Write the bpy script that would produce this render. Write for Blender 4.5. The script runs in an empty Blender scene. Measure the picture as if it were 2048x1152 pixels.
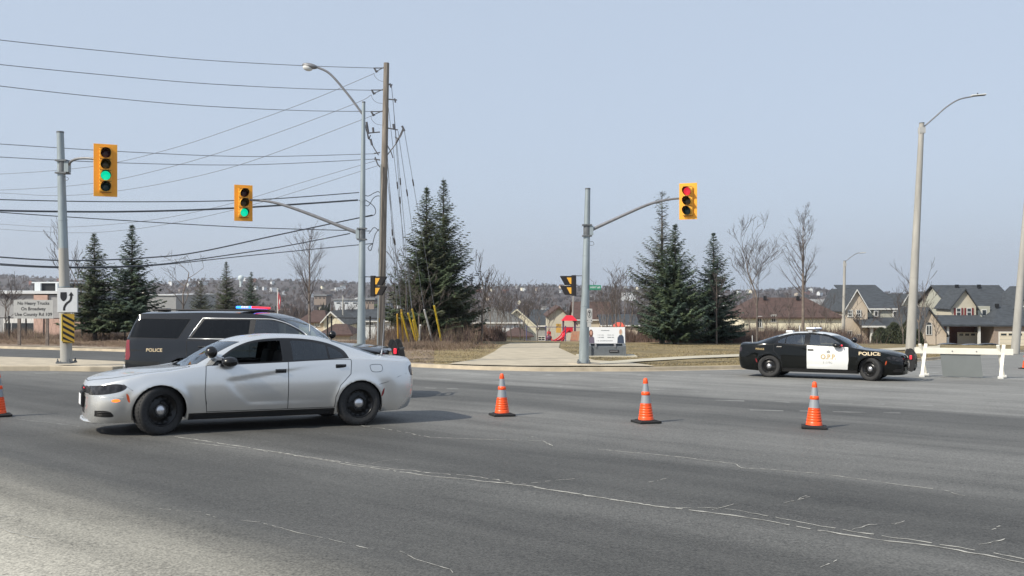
import bpy, bmesh, math, random
import numpy as np
from mathutils import Vector, Matrix
from mathutils.bvhtree import BVHTree

# ------------------------------------------------------------------ camera, sky, sun
S = bpy.context.scene
F, CZ = 1850.0, 1.70
cam = bpy.data.cameras.new('camera'); camo = bpy.data.objects.new('camera', cam)
S.collection.objects.link(camo); S.camera = camo
camo.location = (0, 0, CZ); camo.rotation_euler = (math.radians(90), 0, 0)
cam.sensor_width = 36; cam.lens = F / 2048 * 36; cam.clip_start = 0.1; cam.clip_end = 20000

SUN_EL, SUN_AZ = 40.0, 216.0        # azimuth of the direction to the sun, measured from +x
w = bpy.data.worlds.new('World'); S.world = w; w.use_nodes = True
nt = w.node_tree; bg = nt.nodes['Background']
sky = nt.nodes.new('ShaderNodeTexSky'); sky.sky_type = 'NISHITA'; sky.sun_disc = False
sky.sun_elevation = math.radians(SUN_EL); sky.sun_rotation = math.radians(90 - SUN_AZ)
sky.air_density = 1.0; sky.dust_density = 3.0; sky.ozone_density = 2.0; sky.altitude = 400
hs = nt.nodes.new('ShaderNodeHueSaturation'); hs.inputs['Saturation'].default_value = 0.62
nt.links.new(sky.outputs[0], hs.inputs['Color'])
thin = nt.nodes.new('ShaderNodeMix'); thin.data_type = 'RGBA'; thin.inputs[0].default_value = 0.75
thin.inputs[7].default_value = (4.95, 5.9, 7.3, 1)       # thin high overcast veil over the whole sky
nt.links.new(hs.outputs[0], thin.inputs[6]); nt.links.new(thin.outputs[2], bg.inputs[0])
bg.inputs[1].default_value = 0.12
sl = bpy.data.lights.new('sun', 'SUN'); so = bpy.data.objects.new('sun', sl); S.collection.objects.link(so)
sl.energy = 5.0; sl.angle = math.radians(0.7); sl.color = (1, .93, .80)
a, e = math.radians(SUN_AZ), math.radians(SUN_EL)
so.rotation_euler = Vector((math.cos(a)*math.cos(e), math.sin(a)*math.cos(e), math.sin(e))).to_track_quat('Z', 'Y').to_euler()
S.view_settings.view_transform = 'Standard'; S.view_settings.look = 'None'
S.view_settings.exposure = 0.0; S.view_settings.gamma = 1

C = S.collection
R = math.radians
# ------------------------------------------------------------------ materials
def lin(c):
    return tuple((v/255/12.92 if v/255 <= .04045 else ((v/255+.055)/1.055)**2.4) for v in c)
def mat(name, col, rough=.6, metal=0.0, noise=0.0, scale=8.0, coat=0.0, emit=None, es=1.0, spec=.5, bump=0.0, stretch=None, col2=None, detail=4):
    m = bpy.data.materials.new(name); m.use_nodes = True; n = m.node_tree; b = n.nodes['Principled BSDF']
    b.inputs['Base Color'].default_value = (*col, 1); b.inputs['Roughness'].default_value = rough
    b.inputs['Metallic'].default_value = metal; b.inputs['Coat Weight'].default_value = coat
    b.inputs['Specular IOR Level'].default_value = spec
    if emit: b.inputs['Emission Color'].default_value = (*emit, 1); b.inputs['Emission Strength'].default_value = es
    if noise or bump or col2:
        tc = n.nodes.new('ShaderNodeTexCoord'); mp = n.nodes.new('ShaderNodeMapping')
        n.links.new(tc.outputs['Object'], mp.inputs[0])
        if stretch: mp.inputs['Scale'].default_value = stretch
        t = n.nodes.new('ShaderNodeTexNoise'); t.inputs['Scale'].default_value = scale; t.inputs['Detail'].default_value = detail
        n.links.new(mp.outputs[0], t.inputs['Vector'])
        mr = n.nodes.new('ShaderNodeMapRange'); mr.inputs[1].default_value = .3; mr.inputs[2].default_value = .7
        n.links.new(t.outputs[0], mr.inputs[0])
        mx = n.nodes.new('ShaderNodeMix'); mx.data_type = 'RGBA'
        lo = tuple(v*(1-noise) for v in col); hi = col2 if col2 else tuple(min(1, v*(1+noise)) for v in col)
        mx.inputs[6].default_value = (*lo, 1); mx.inputs[7].default_value = (*hi, 1)
        n.links.new(mr.outputs[0], mx.inputs[0]); n.links.new(mx.outputs[2], b.inputs['Base Color'])
        if bump:
            bp = n.nodes.new('ShaderNodeBump'); bp.inputs['Strength'].default_value = bump; bp.inputs['Distance'].default_value = .02
            n.links.new(t.outputs[0], bp.inputs['Height']); n.links.new(bp.outputs[0], b.inputs['Normal'])
    return m
def glass(name, tint, refl=.10, rough=.02):
    m = bpy.data.materials.new(name); m.use_nodes = True; n = m.node_tree; n.nodes.clear()
    o = n.nodes.new('ShaderNodeOutputMaterial'); t = n.nodes.new('ShaderNodeBsdfTransparent'); g = n.nodes.new('ShaderNodeBsdfGlossy')
    t.inputs[0].default_value = (*tint, 1); g.inputs['Roughness'].default_value = rough; g.inputs[0].default_value = (.9, .95, 1, 1)
    lw = n.nodes.new('ShaderNodeFresnel'); lw.inputs[0].default_value = 1.5
    ad = n.nodes.new('ShaderNodeMath'); ad.operation = 'ADD'; ad.inputs[1].default_value = refl; n.links.new(lw.outputs[0], ad.inputs[0]); ad.use_clamp = True
    mx = n.nodes.new('ShaderNodeMixShader'); n.links.new(ad.outputs[0], mx.inputs[0]); n.links.new(t.outputs[0], mx.inputs[1]); n.links.new(g.outputs[0], mx.inputs[2])
    n.links.new(mx.outputs[0], o.inputs[0]); return m
M = {}
M['silver'] = mat('silver_paint', (.72, .72, .71), .27, .72, coat=.6)
M['blackpaint'] = mat('black_paint', (.004, .005, .005), .10, 0, spec=.34)
M['suvpaint'] = mat('dark_paint', (.011, .013, .017), .10, 0, coat=.3, spec=.4)
M['whitepaint'] = mat('white_paint', (.72, .73, .72), .3, 0, coat=.8, noise=.02)
M['darkpaint'] = mat('deep_blue_paint', (.012, .014, .022), .22, .2, coat=1)
M['plastic'] = mat('black_plastic', (.012, .012, .013), .45, noise=.2, scale=10)
M['trim'] = mat('window_trim', (.008, .008, .009), .25)
M['seam'] = mat('seam_dark', (.01, .01, .012), .8)
M['well'] = mat('wheel_well', (.006, .006, .006), .95)
M['tyre'] = mat('tyre_rubber', (.022, .022, .023), .75, noise=.3, scale=30, bump=.3)
M['rim'] = mat('black_steel_rim', (.010, .010, .011), .32, .3)
M['chrome'] = mat('chrome', (.62, .62, .64), .28, .85)
M['chromed'] = mat('satin_bright_trim', (.66, .67, .69), .35, .8)
M['glass'] = glass('clear_glass', (.55, .66, .66), .06)
M['glass_opp'] = glass('pale_glass', (.80, .86, .83), .12)
M['glass_dark'] = glass('tinted_glass', (.10, .13, .14), .05)
M['glass_suv'] = glass('privacy_glass', (.018, .022, .028), -.01)
M['lamp'] = mat('headlamp_lens', (.006, .006, .007), .12, 0, spec=.4, noise=.6, scale=13, col2=(.045, .045, .05))
M['tail'] = mat('tail_lens', (.20, .010, .016), .15, coat=1)
M['taild'] = mat('dark_tail_lens', (.03, .006, .008), .12, coat=1)
M['amber'] = mat('amber_lit', (.8, .18, .02), .3, emit=(1, .2, .03), es=1.2)
M['orangelens'] = mat('orange_marker', (.45, .07, .02), .3)
M['redlit'] = mat('red_lit', (.6, .02, .02), .3, emit=(1, .03, .07), es=1.0)
M['bluelit'] = mat('blue_lit', (.02, .08, .6), .3, emit=(.02, .22, 1), es=3.5)
M['whitelit'] = mat('clear_lit', (.6, .62, .7), .2, emit=(.7, .75, 1), es=.35)
M['gold'] = mat('gold_decal', (.50, .36, .16), .5)
M['paledecal'] = mat('pale_gold_decal', (.62, .5, .32), .5)
M['greydecal'] = mat('grey_decal', (.30, .30, .30), .5)
M['interior'] = mat('interior_dark', (.012, .012, .014), .8)
M['seatm'] = mat('seat_cloth', (.02, .02, .022), .9)
M['plate'] = mat('plate_white', (.75, .76, .78), .5)
M['galv'] = mat('galvanised_steel', (.30, .345, .365), .5, .35, noise=.16, scale=5, stretch=(1, 1, .25))
M['galvd'] = mat('dull_bracket', (.14, .15, .16), .6, .4, noise=.2)
M['armgrey'] = mat('arm_grey', (.22, .22, .23), .5, .4, noise=.15)
M['concpole'] = mat('weathered_pole', (.35, .34, .315), .8, noise=.14, scale=4, stretch=(1, 1, .2))
M['wood'] = mat('pole_wood', (.20, .175, .15), .9, noise=.4, scale=3, stretch=(6, 6, .35), bump=.5)
M['wire'] = mat('wire_dark', (.05, .06, .075), .6)
M['wirel'] = mat('wire_weathered', (.20, .225, .27), .6)
M['insul'] = mat('insulator', (.09, .09, .10), .4)
M['sigy'] = mat('signal_yellow', (.86, .38, .03), .5, noise=.06, scale=3)
M['sigy2'] = mat('signal_housing', (.80, .42, .05), .45)
M['visin'] = mat('visor_black', (.012, .010, .012), .7)
M['greenlit'] = mat('green_lit', (.01, .35, .2), .3, emit=(.0, .75, .42), es=.9)
M['redsig'] = mat('red_signal_lit', (.5, .02, .03), .3, emit=(.9, .04, .07), es=.8)
M['lensoff_r'] = mat('lens_off_red', (.045, .012, .016), .3)
M['lensoff_y'] = mat('lens_off_amber', (.06, .05, .02), .3)
M['lensoff_g'] = mat('lens_off_green', (.015, .05, .05), .3)
M['signw'] = mat('sign_white', (.62, .63, .64), .5, noise=.04)
M['signgrey'] = mat('sign_worn_white', (.42, .42, .41), .6, noise=.06)
M['signblk'] = mat('sign_black', (.012, .013, .016), .5)
M['signgreen'] = mat('sign_green', (.01, .22, .12), .5)
M['yellow'] = mat('yellow_plastic', (.72, .52, .045), .5, noise=.1)
M['yellowd'] = mat('yellow_sign', (.66, .40, .05), .5, noise=.05)
M['whitepl'] = mat('white_plastic', (.62, .62, .60), .6)
M['cone'] = mat('cone_orange', (.97, .095, .014), .40, noise=.08, scale=9)
M['conegrey'] = mat('reflective_collar', (.30, .32, .34), .35, .2)
M['rubber'] = mat('cone_rubber', (.012, .012, .013), .8)
M['barw'] = mat('barricade_cream', (.76, .73, .64), .6, noise=.06, scale=3)
M['barp'] = mat('grey_panel', (.17, .185, .185), .6, noise=.06, scale=2)
M['benchg'] = mat('bench_grey', (.13, .145, .16), .6, noise=.1)
M['poster'] = mat('poster_white', (.70, .71, .72), .5)
M['skin'] = mat('printed_skin', (.48, .27, .20), .6)
M['hairb'] = mat('printed_brown_hair', (.11, .05, .035), .6)
M['hairg'] = mat('printed_blonde_hair', (.50, .42, .32), .6)
M['suit'] = mat('printed_navy', (.035, .05, .085), .6)
M['mauve'] = mat('printed_mauve', (.12, .10, .14), .6)
M['playred'] = mat('play_red', (.62, .018, .035), .4)
M['playcor'] = mat('play_coral', (.62, .10, .06), .45)
M['playpost'] = mat('play_post', (.10, .05, .09), .5)
M['playtan'] = mat('play_tan', (.48, .26, .17), .6)
M['playyel'] = mat('play_yellow', (.60, .38, .09), .5)
M['fence'] = mat('fence_black', (.012, .012, .014), .6)
M['fencep'] = mat('fence_purple', (.09, .09, .19), .5)
M['bark'] = mat('bark', (.115, .098, .088), .9, noise=.3, scale=6, bump=.4)
M['barkl'] = mat('bark_light', (.17, .14, .12), .9, noise=.3, scale=6)
M['twig'] = mat('twig', (.092, .076, .072), .9)
M['twigd'] = mat('twig_dark', (.075, .062, .058), .9)
M['shrub'] = mat('shrub_twig', (.085, .062, .056), .9, noise=.3, scale=1.5)
M['drygrass'] = mat('dry_grass', (.20, .155, .105), .9, noise=.35, scale=2)
M['white'] = mat('trim_white', (.66, .66, .64), .6)
M['pane'] = mat('window_pane', (.035, .045, .055), .12, spec=.8)
M['asph'] = mat('roof_shingle_dark', (.048, .055, .064), .85, noise=.3, scale=1.5, stretch=(1, 1, 5))
M['brownroof'] = mat('roof_shingle_brown', (.082, .050, .043), .9, noise=.22, scale=1.5, stretch=(1, 1, 5))
M['greyroof'] = mat('roof_shingle_grey', (.12, .12, .115), .9, noise=.2, scale=1.5, stretch=(1, 1, 5))
M['lightroof'] = mat('roof_pale', (.23, .235, .24), .9, noise=.12, scale=1.5)
# foliage: clumps of lighter and darker green
def foliage(name, c1, c2):
    m = mat(name, c1, .75, noise=.35, scale=1.3, col2=c2, detail=3); return m
M['spruce'] = foliage('spruce_needles', (.034, .056, .026), (.098, .135, .066))
M['spruceb'] = foliage('spruce_needles_blue', (.028, .052, .036), (.072, .112, .076))
M['spruceo'] = foliage('spruce_needles_olive', (.042, .050, .026), (.10, .11, .058))
M['sprucet'] = foliage('spruce_thin_grey', (.062, .066, .052), (.13, .13, .105))
M['cedar'] = foliage('cedar_green', (.022, .034, .020), (.045, .06, .035))

# ------------------------------------------------------------------ object helpers
def link(name, me, parent=None, mats=None):
    o = bpy.data.objects.new(name, me); C.objects.link(o)
    if parent is not None: o.parent = parent
    return o
def tag(o, label=None, cat=None, group=None, kind=None):
    if label: o['label'] = label
    if cat: o['category'] = cat
    if group: o['group'] = group
    if kind: o['kind'] = kind
    return o
def thing(name, label, cat, loc=(0, 0, 0), rz=0, group=None):
    o = bpy.data.objects.new(name, None); C.objects.link(o); o.location = loc; o.rotation_euler = (0, 0, rz)
    o.empty_display_size = .2
    return tag(o, label, cat, group)
def kids(o): return [c for c in bpy.data.objects if c.parent == o]
def dup(o, loc=None, rz=None, label=None, scale=None, parent=None):
    c = o.copy(); C.objects.link(c)
    if parent is not None: c.parent = parent
    if loc is not None: c.location = loc
    if rz is not None: c.rotation_euler = (0, 0, rz)
    if label: c['label'] = label
    if scale is not None: c.scale = scale if hasattr(scale, '__len__') else (scale,)*3
    for k in kids(o): dup(k, parent=c)
    return c
class MB:
    def __init__(s): s.v = []; s.f = []; s.m = []; s.mats = []; s.sm = []
    def mi(s, m):
        m = M[m] if isinstance(m, str) else m
        if m not in s.mats: s.mats.append(m)
        return s.mats.index(m)
    def add(s, vs, fs, m, smooth=False):
        k = len(s.v); i = s.mi(m); s.v += [tuple(p) for p in vs]
        for f in fs: s.f.append(tuple(k+j for j in f)); s.m.append(i); s.sm.append(smooth)
    def box(s, c, d, m, mtx=None, taper=1.0):
        x, y, z = d[0]/2, d[1]/2, d[2]/2
        vs = [Vector((sx*x*(taper if sz > 0 else 1), sy*y*(taper if sz > 0 else 1), sz*z)) for sz in (-1, 1) for sy in (-1, 1) for sx in (-1, 1)]
        if mtx is not None: vs = [mtx @ v for v in vs]
        vs = [v + Vector(c) for v in vs]
        s.add(vs, [(0, 2, 3, 1), (4, 5, 7, 6), (0, 1, 5, 4), (2, 6, 7, 3), (0, 4, 6, 2), (1, 3, 7, 5)], m)
    def bevbox(s, c, d, b, m, mtx=None):
        bm = bmesh.new(); bmesh.ops.create_cube(bm, size=1)
        for v in bm.verts: v.co = Vector((v.co.x*d[0], v.co.y*d[1], v.co.z*d[2]))
        bmesh.ops.bevel(bm, geom=bm.edges[:], offset=b, segments=2, affect='EDGES', profile=.5)
        vs = [(mtx @ v.co if mtx is not None else v.co) + Vector(c) for v in bm.verts]
        s.add(vs, [[v.index for v in f.verts] for f in bm.faces], m); bm.free()
    def tube(s, pts, r, m, n=8, cap=True, smooth=True):
        pts = [Vector(p) for p in pts]; rs = r if hasattr(r, '__len__') else [r]*len(pts)
        vs = []; up = None
        for i, p in enumerate(pts):
            t = (pts[min(i+1, len(pts)-1)] - pts[max(i-1, 0)]).normalized()
            if up is None:
                up = Vector((1, 0, 0)) if abs(t.x) < .8 else Vector((0, 1, 0))
            up = (up - t*up.dot(t)).normalized(); b = t.cross(up)
            for k in range(n):
                an = 2*math.pi*k/n; vs.append(p + (up*math.cos(an) + b*math.sin(an))*rs[i])
        fs = [(i*n+k, i*n+(k+1) % n, (i+1)*n+(k+1) % n, (i+1)*n+k) for i in range(len(pts)-1) for k in range(n)]
        s.add(vs, fs, m, smooth)
        if cap: s.add(vs[:n], [tuple(range(n-1, -1, -1))], m); s.add(vs[-n:], [tuple(range(n))], m)
    def lathe(s, prof, m, n=24, axis='z', org=(0, 0, 0), smooth=True, mtx=None):
        vs = []
        for (r, h) in prof:
            for k in range(n):
                an = 2*math.pi*k/n; c_, s_ = r*math.cos(an), r*math.sin(an)
                v = {'z': Vector((c_, s_, h)), 'y': Vector((c_, h, s_)), 'x': Vector((h, c_, s_))}[axis]
                if mtx is not None: v = mtx @ v
                vs.append(v + Vector(org))
        fs = [(i*n+k, i*n+(k+1) % n, (i+1)*n+(k+1) % n, (i+1)*n+k) for i in range(len(prof)-1) for k in range(n)]
        if axis == 'y': fs = [f[::-1] for f in fs]
        s.add(vs, fs, m, smooth)
    def prism(s, poly, y0, y1, m, axis='y', mtx=None):
        """poly in (x,z), extruded along y (axis='y'); (y,z) along x; (x,y) along z"""
        n = len(poly); mk = {'y': lambda a, b, c: Vector((a, c, b)), 'x': lambda a, b, c: Vector((c, a, b)), 'z': lambda a, b, c: Vector((a, b, c))}[axis]
        vs = [mk(p[0], p[1], y0) for p in poly] + [mk(p[0], p[1], y1) for p in poly]
        if mtx is not None: vs = [mtx @ v for v in vs]
        s.add(vs, [tuple(range(n)), tuple(range(2*n-1, n-1, -1))] + [(i, i+n, (i+1) % n+n, (i+1) % n) for i in range(n)], m)
    def ball(s, c, r, m, nu=14, nv=9, sc=(1, 1, 1), mtx=None):
        prof = [(max(1e-4, r*math.sin(math.pi*i/nv)), -r*math.cos(math.pi*i/nv)) for i in range(nv+1)]
        sm = Matrix.Diagonal(sc).to_3x3()
        s.lathe(prof, m, nu, 'z', c, True, (mtx @ sm) if mtx is not None else sm)
    def build(s, name, parent=None, fix=True):
        me = bpy.data.meshes.new(name); me.from_pydata(s.v, [], s.f)
        for m in s.mats: me.materials.append(m)
        me.polygons.foreach_set('material_index', s.m); me.polygons.foreach_set('use_smooth', s.sm)
        me.update()
        if fix:
            bm = bmesh.new(); bm.from_mesh(me); bmesh.ops.recalc_face_normals(bm, faces=bm.faces); bm.to_mesh(me); bm.free()
        return link(name, me, parent)
def npmesh(name, V, Fc, mats, parent=None, midx=None, smooth=False):
    me = bpy.data.meshes.new(name); V = np.asarray(V, dtype=np.float32); Fc = np.asarray(Fc, dtype=np.int32); k = Fc.shape[1]
    me.vertices.add(len(V)); me.vertices.foreach_set('co', V.ravel())
    me.loops.add(Fc.size); me.loops.foreach_set('vertex_index', Fc.ravel())
    me.polygons.add(len(Fc)); me.polygons.foreach_set('loop_start', np.arange(0, Fc.size, k, dtype=np.int32))
    if midx is not None: me.polygons.foreach_set('material_index', np.asarray(midx, dtype=np.int32))
    for m in mats: me.materials.append(M[m] if isinstance(m, str) else m)
    me.update(calc_edges=True); me.validate()
    if smooth: me.polygons.foreach_set('use_smooth', [True]*len(me.polygons))
    return link(name, me, parent)
def textmesh(txt, width=None, height=None, bold=0.0, extrude=0.0, spacing=1.0):
    cu = bpy.data.curves.new('t', 'FONT'); cu.body = txt; cu.size = 1; cu.align_x = 'CENTER'; cu.align_y = 'CENTER'
    cu.offset = bold; cu.extrude = extrude; cu.resolution_u = 3; cu.space_character = spacing
    o = bpy.data.objects.new('t', cu); C.objects.link(o)
    dg = bpy.context.evaluated_depsgraph_get(); me = bpy.data.meshes.new_from_object(o.evaluated_get(dg))
    vs = [v.co.copy() for v in me.vertices]; fs = [tuple(p.vertices) for p in me.polygons]
    bpy.data.objects.remove(o); bpy.data.curves.remove(cu); bpy.data.meshes.remove(me)
    x0, x1 = min(v.x for v in vs), max(v.x for v in vs); y0, y1 = min(v.y for v in vs), max(v.y for v in vs)
    sx = width/(x1-x0) if width else None; sy = height/(y1-y0) if height else None
    sx = sx or sy; sy = sy or sx
    return [Vector(((v.x-(x0+x1)/2)*sx, (v.y-(y0+y1)/2)*sy, v.z)) for v in vs], fs
def text(mb, txt, m, c, width=None, height=None, mtx=None, bold=0.0, spacing=1.0):
    """flat lettering in the local xz plane facing -y"""
    vs, fs = textmesh(txt, width, height, bold, 0, spacing)
    vs = [Vector((v.x, 0, v.y)) for v in vs]
    if mtx is not None: vs = [mtx @ v for v in vs]
    mb.add([v+Vector(c) for v in vs], fs, m)

# ------------------------------------------------------------------ ground shape
def interp(x, pts):
    if x <= pts[0][0]: return pts[0][1]
    for (a0, b0), (a1, b1) in zip(pts, pts[1:]):
        if x <= a1: t = (x-a0)/(a1-a0); return b0+(b1-b0)*t
    return pts[-1][1]
def plane(x, y): return -.0085*x - .0365*y
def G(px, py, up=0.0):
    u, ww = (px-1024)/F, (576-py)/F; t = (CZ-up)/(-ww-.0085*u-.0365); return Vector((u*t, t, up+plane(u*t, t)))
def P(px, py, Y): return Vector(((px-1024)/F*Y, Y, CZ+(576-py)/F*Y))
RIDGE = [(-900, 556), (-300, 548), (0, 552), (120, 559), (250, 571), (330, 569), (400, 561), (480, 560), (600, 563), (700, 567), (800, 572), (1000, 574), (1100, 573), (1250, 577), (1400, 584), (1500, 585), (1545, 582), (1600, 577), (1650, 580), (1700, 585), (1800, 589), (2100, 588), (2600, 580), (3500, 585)]
PROF = [(70, -2.48), (90, -3.55), (115, -5.05), (140, -6.9), (200, -11.5), (300, -19), (500, -26), (900, -27), (1500, -19), (2500, 0)]
def sn(x, y, s):
    return math.sin(x/s+1.3)*math.cos(y/s*1.17+.4)+.5*math.sin(x/s*2.3+y/s*1.9)
def zt(x, y):
    p = plane(x, y)+.12
    if y < 70: return p
    h = interp(y, PROF)+.12*(1 if y < 200 else 0)
    side = -.0085*max(-120, min(120, x))*max(0, 1-(y-70)/250)
    h += side
    if y > 76 and x > 36: h -= 1.4*min(1, (x-36)/6)*max(0, 1-((y-91)/17)**2)
    if y > 250: h += sn(x, y, 140)*min(1, (y-250)/400)*1.6
    if y > 900:
        px = 1024+F*x/y; rz = CZ+(576-interp(px, RIDGE))/F*2500; k = min(1, (y-900)/1600); k = k*k*(3-2*k)
        zz = rz if y < 2600 else rz - (y-2600)*.012
        h = h*(1-k)+zz*k + sn(x, y, 90)*1.2*k
    return h
def GT(px, py, dz=0.0):
    """where the ray through a pixel meets the terrain beyond the kerb"""
    u, ww = (px-1024)/F, (576-py)/F; t = 20.0
    while t < 3000:
        if CZ+ww*t <= zt(u*t, t)+dz:
            lo, hi = t-.5, t
            for _ in range(12):
                m_ = (lo+hi)/2
                if CZ+ww*m_ <= zt(u*m_, m_)+dz: hi = m_
                else: lo = m_
            return Vector((u*hi, hi, zt(u*hi, hi)+dz))
        t += .5 if t < 200 else 5
    return Vector((u*t, t, zt(u*t, t)))
def tp(px, Y): u = (px-1024)/F; return Vector((u*Y, Y, zt(u*Y, Y)))
rng = random.Random(7)

# ------------------------------------------------------------------ ground, road, kerbs
def nodes_of(m): return m.node_tree, m.node_tree.nodes['Principled BSDF']
def asphalt_mat(name, ramp, tint=(.93, .915, .86)):
    m = mat(name, (.12, .12, .12), .78); n, b = nodes_of(m); N = n.nodes.new; L = n.links.new
    tc = N('ShaderNodeTexCoord'); sx = N('ShaderNodeSeparateXYZ'); L(tc.outputs['Object'], sx.inputs[0])
    def math_(op, a, b_=None):
        q = N('ShaderNodeMath'); q.operation = op
        for i, v in enumerate((a, b_)):
            if v is None: continue
            if isinstance(v, (int, float)): q.inputs[i].default_value = v
            else: L(v, q.inputs[i])
        return q.outputs[0]
    s_ = math_('ADD', math_('MULTIPLY', sx.outputs[0], .64), math_('MULTIPLY', sx.outputs[1], .768))
    al = math_('SUBTRACT', math_('MULTIPLY', sx.outputs[0], .768), math_('MULTIPLY', sx.outputs[1], .64))
    cb = N('ShaderNodeCombineXYZ'); L(math_('MULTIPLY', al, .05), cb.inputs[0]); L(math_('MULTIPLY', s_, .45), cb.inputs[1])
    n1 = N('ShaderNodeTexNoise'); n1.inputs['Scale'].default_value = 1.0; n1.inputs['Detail'].default_value = 5; L(cb.outputs[0], n1.inputs[0])
    s2 = math_('ADD', s_, math_('MULTIPLY', math_('SUBTRACT', n1.outputs[0], .5), 2.6))
    cr = N('ShaderNodeValToRGB'); L(math_('DIVIDE', s2, 40), cr.inputs[0])
    el = cr.color_ramp.elements
    while len(el) > 1: el.remove(el[-1])
    for i, (p, v) in enumerate(ramp):
        q = el[0] if i == 0 else el.new(p/40); q.position = p/40; q.color = (v*tint[0], v*tint[1], v*tint[2], 1) if v < .2 or p > 4 else (v, v*.945, v*.80, 1)
    # streaks, blotches, speckle
    cb2 = N('ShaderNodeCombineXYZ'); L(math_('MULTIPLY', al, .22), cb2.inputs[0]); L(math_('MULTIPLY', s_, 2.2), cb2.inputs[1])
    n2 = N('ShaderNodeTexNoise'); n2.inputs['Scale'].default_value = 1; n2.inputs['Detail'].default_value = 6; L(cb2.outputs[0], n2.inputs[0])
    n3 = N('ShaderNodeTexNoise'); n3.inputs['Scale'].default_value = 55; n3.inputs['Detail'].default_value = 2; L(tc.outputs['Object'], n3.inputs[0])
    n5 = N('ShaderNodeTexNoise'); n5.inputs['Scale'].default_value = 22; n5.inputs['Detail'].default_value = 3; L(tc.outputs['Object'], n5.inputs[0])
    n4 = N('ShaderNodeTexNoise'); n4.inputs['Scale'].default_value = .55; n4.inputs['Detail'].default_value = 6; L(tc.outputs['Object'], n4.inputs[0])
    k = math_('ADD', math_('ADD', math_('MULTIPLY', n2.outputs[0], .9), math_('ADD', math_('MULTIPLY', n3.outputs[0], 2.0), math_('MULTIPLY', n5.outputs[0], .9))), math_('MULTIPLY', n4.outputs[0], .7))
    k = math_('SUBTRACT', k, 1.25)
    mx = N('ShaderNodeMix'); mx.data_type = 'RGBA'; mx.blend_type = 'MULTIPLY'; mx.inputs[0].default_value = 1
    L(cr.outputs[0], mx.inputs[6]); cc = N('ShaderNodeCombineColor')
    for i in range(3): L(k, cc.inputs[i])
    L(cc.outputs[0], mx.inputs[7])
    # small dark pits and pale grit
    v = N('ShaderNodeTexVoronoi'); v.inputs['Scale'].default_value = 9; mpv = N('ShaderNodeMapping'); mpv.inputs['Rotation'].default_value = (0, 0, R(40)); mpv.inputs['Scale'].default_value = (.45, 1.6, 1)
    L(tc.outputs['Object'], mpv.inputs[0]); L(mpv.outputs[0], v.inputs['Vector'])
    pit = math_('LESS_THAN', v.outputs['Distance'], .10); pk = math_('MULTIPLY', pit, math_('GREATER_THAN', n4.outputs[0], .56))
    mx2 = N('ShaderNodeMix'); mx2.data_type = 'RGBA'; L(math_('MULTIPLY', pk, .55), mx2.inputs[0]); L(mx.outputs[2], mx2.inputs[6]); mx2.inputs[7].default_value = (.03, .03, .03, 1)
    L(mx2.outputs[2], b.inputs['Base Color'])
    bp = N('ShaderNodeBump'); bp.inputs['Strength'].default_value = .35; bp.inputs['Distance'].default_value = .01
    L(n3.outputs[0], bp.inputs['Height']); L(bp.outputs[0], b.inputs['Normal'])
    return m
RAMP = [(0, .37), (2.9, .35), (3.6, .20), (4.5, .074), (6.1, .070), (6.9, .12), (7.5, .084), (8.6, .067), (9.6, .070), (10.3, .112), (11.6, .135), (13.2, .15), (14.2, .115), (15.4, .085), (16.4, .125), (17.2, .085), (18.6, .088), (19.4, .19), (20.6, .17), (22, .22), (24, .19), (26, .23), (30, .18), (34, .22), (39, .2)]
M['asphalt'] = asphalt_mat('asphalt', RAMP)
M['asphnew'] = asphalt_mat('asphalt_dark', [(0, .085), (39, .085)])
M['concrete'] = mat('kerb_concrete', (.43, .37, .28), .9, noise=.16, scale=2.5, bump=.2)
M['walk'] = mat('sidewalk_concrete', (.46, .42, .33), .9, noise=.12, scale=1.2)
M['gravel'] = mat('gravel_path', (.42, .365, .275), .95, noise=.18, scale=1.5, detail=8)
M['lawn'] = mat('dormant_lawn', (.17, .132, .058), .95, noise=.3, scale=.35, col2=(.29, .22, .105), detail=10, bump=.4)
M['dirt'] = mat('bare_soil', (.20, .145, .10), .95, noise=.3, scale=1.2, detail=8, bump=.5)
M['hill'] = mat('wooded_hillside', (.050, .042, .042), .95, noise=.4, scale=.02, col2=(.095, .075, .07), detail=9)
M['paleline'] = mat('worn_line_paint', (.24, .24, .23), .8, noise=.3, scale=3)
M['crack'] = mat('sanded_crack', (.36, .35, .32), .95, noise=.4, scale=9)

KERB = [(-3000, 66), (-1500, 70), (-400, 66), (0, 50.6), (240, 47.6), (500, 41), (700, 36.5), (850, 33.9), (950, 32.6), (1100, 32), (1300, 32.8), (1480, 34.7), (1700, 37.6), (1850, 44), (1950, 52), (2048, 62), (2200, 68), (5000, 68)]
def ts(pts, x):     # smooth interpolation of the kerb distance
    return sum(interp(x+d, pts) for d in (-40, -20, 0, 20, 40))/5
def kerb_pt(px, off=0.0, up=0.0):
    t = ts(KERB, px)+off; u = (px-1024)/F; return Vector((u*t, t, plane(u*t, t)+up))
PXS = list(range(-3000, -399, 200)) + list(range(-380, 2461, 20)) + list(range(2500, 5001, 250))
mb = MB()
mb.add([Vector((-110, -60, plane(-110, -60)))] + [kerb_pt(p, .35) for p in PXS] + [Vector((150, -60, plane(150, -60)))], [tuple(range(len(PXS)+2))], 'asphalt')
tag(mb.build('road'), kind='structure')
mb = MB()
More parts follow.
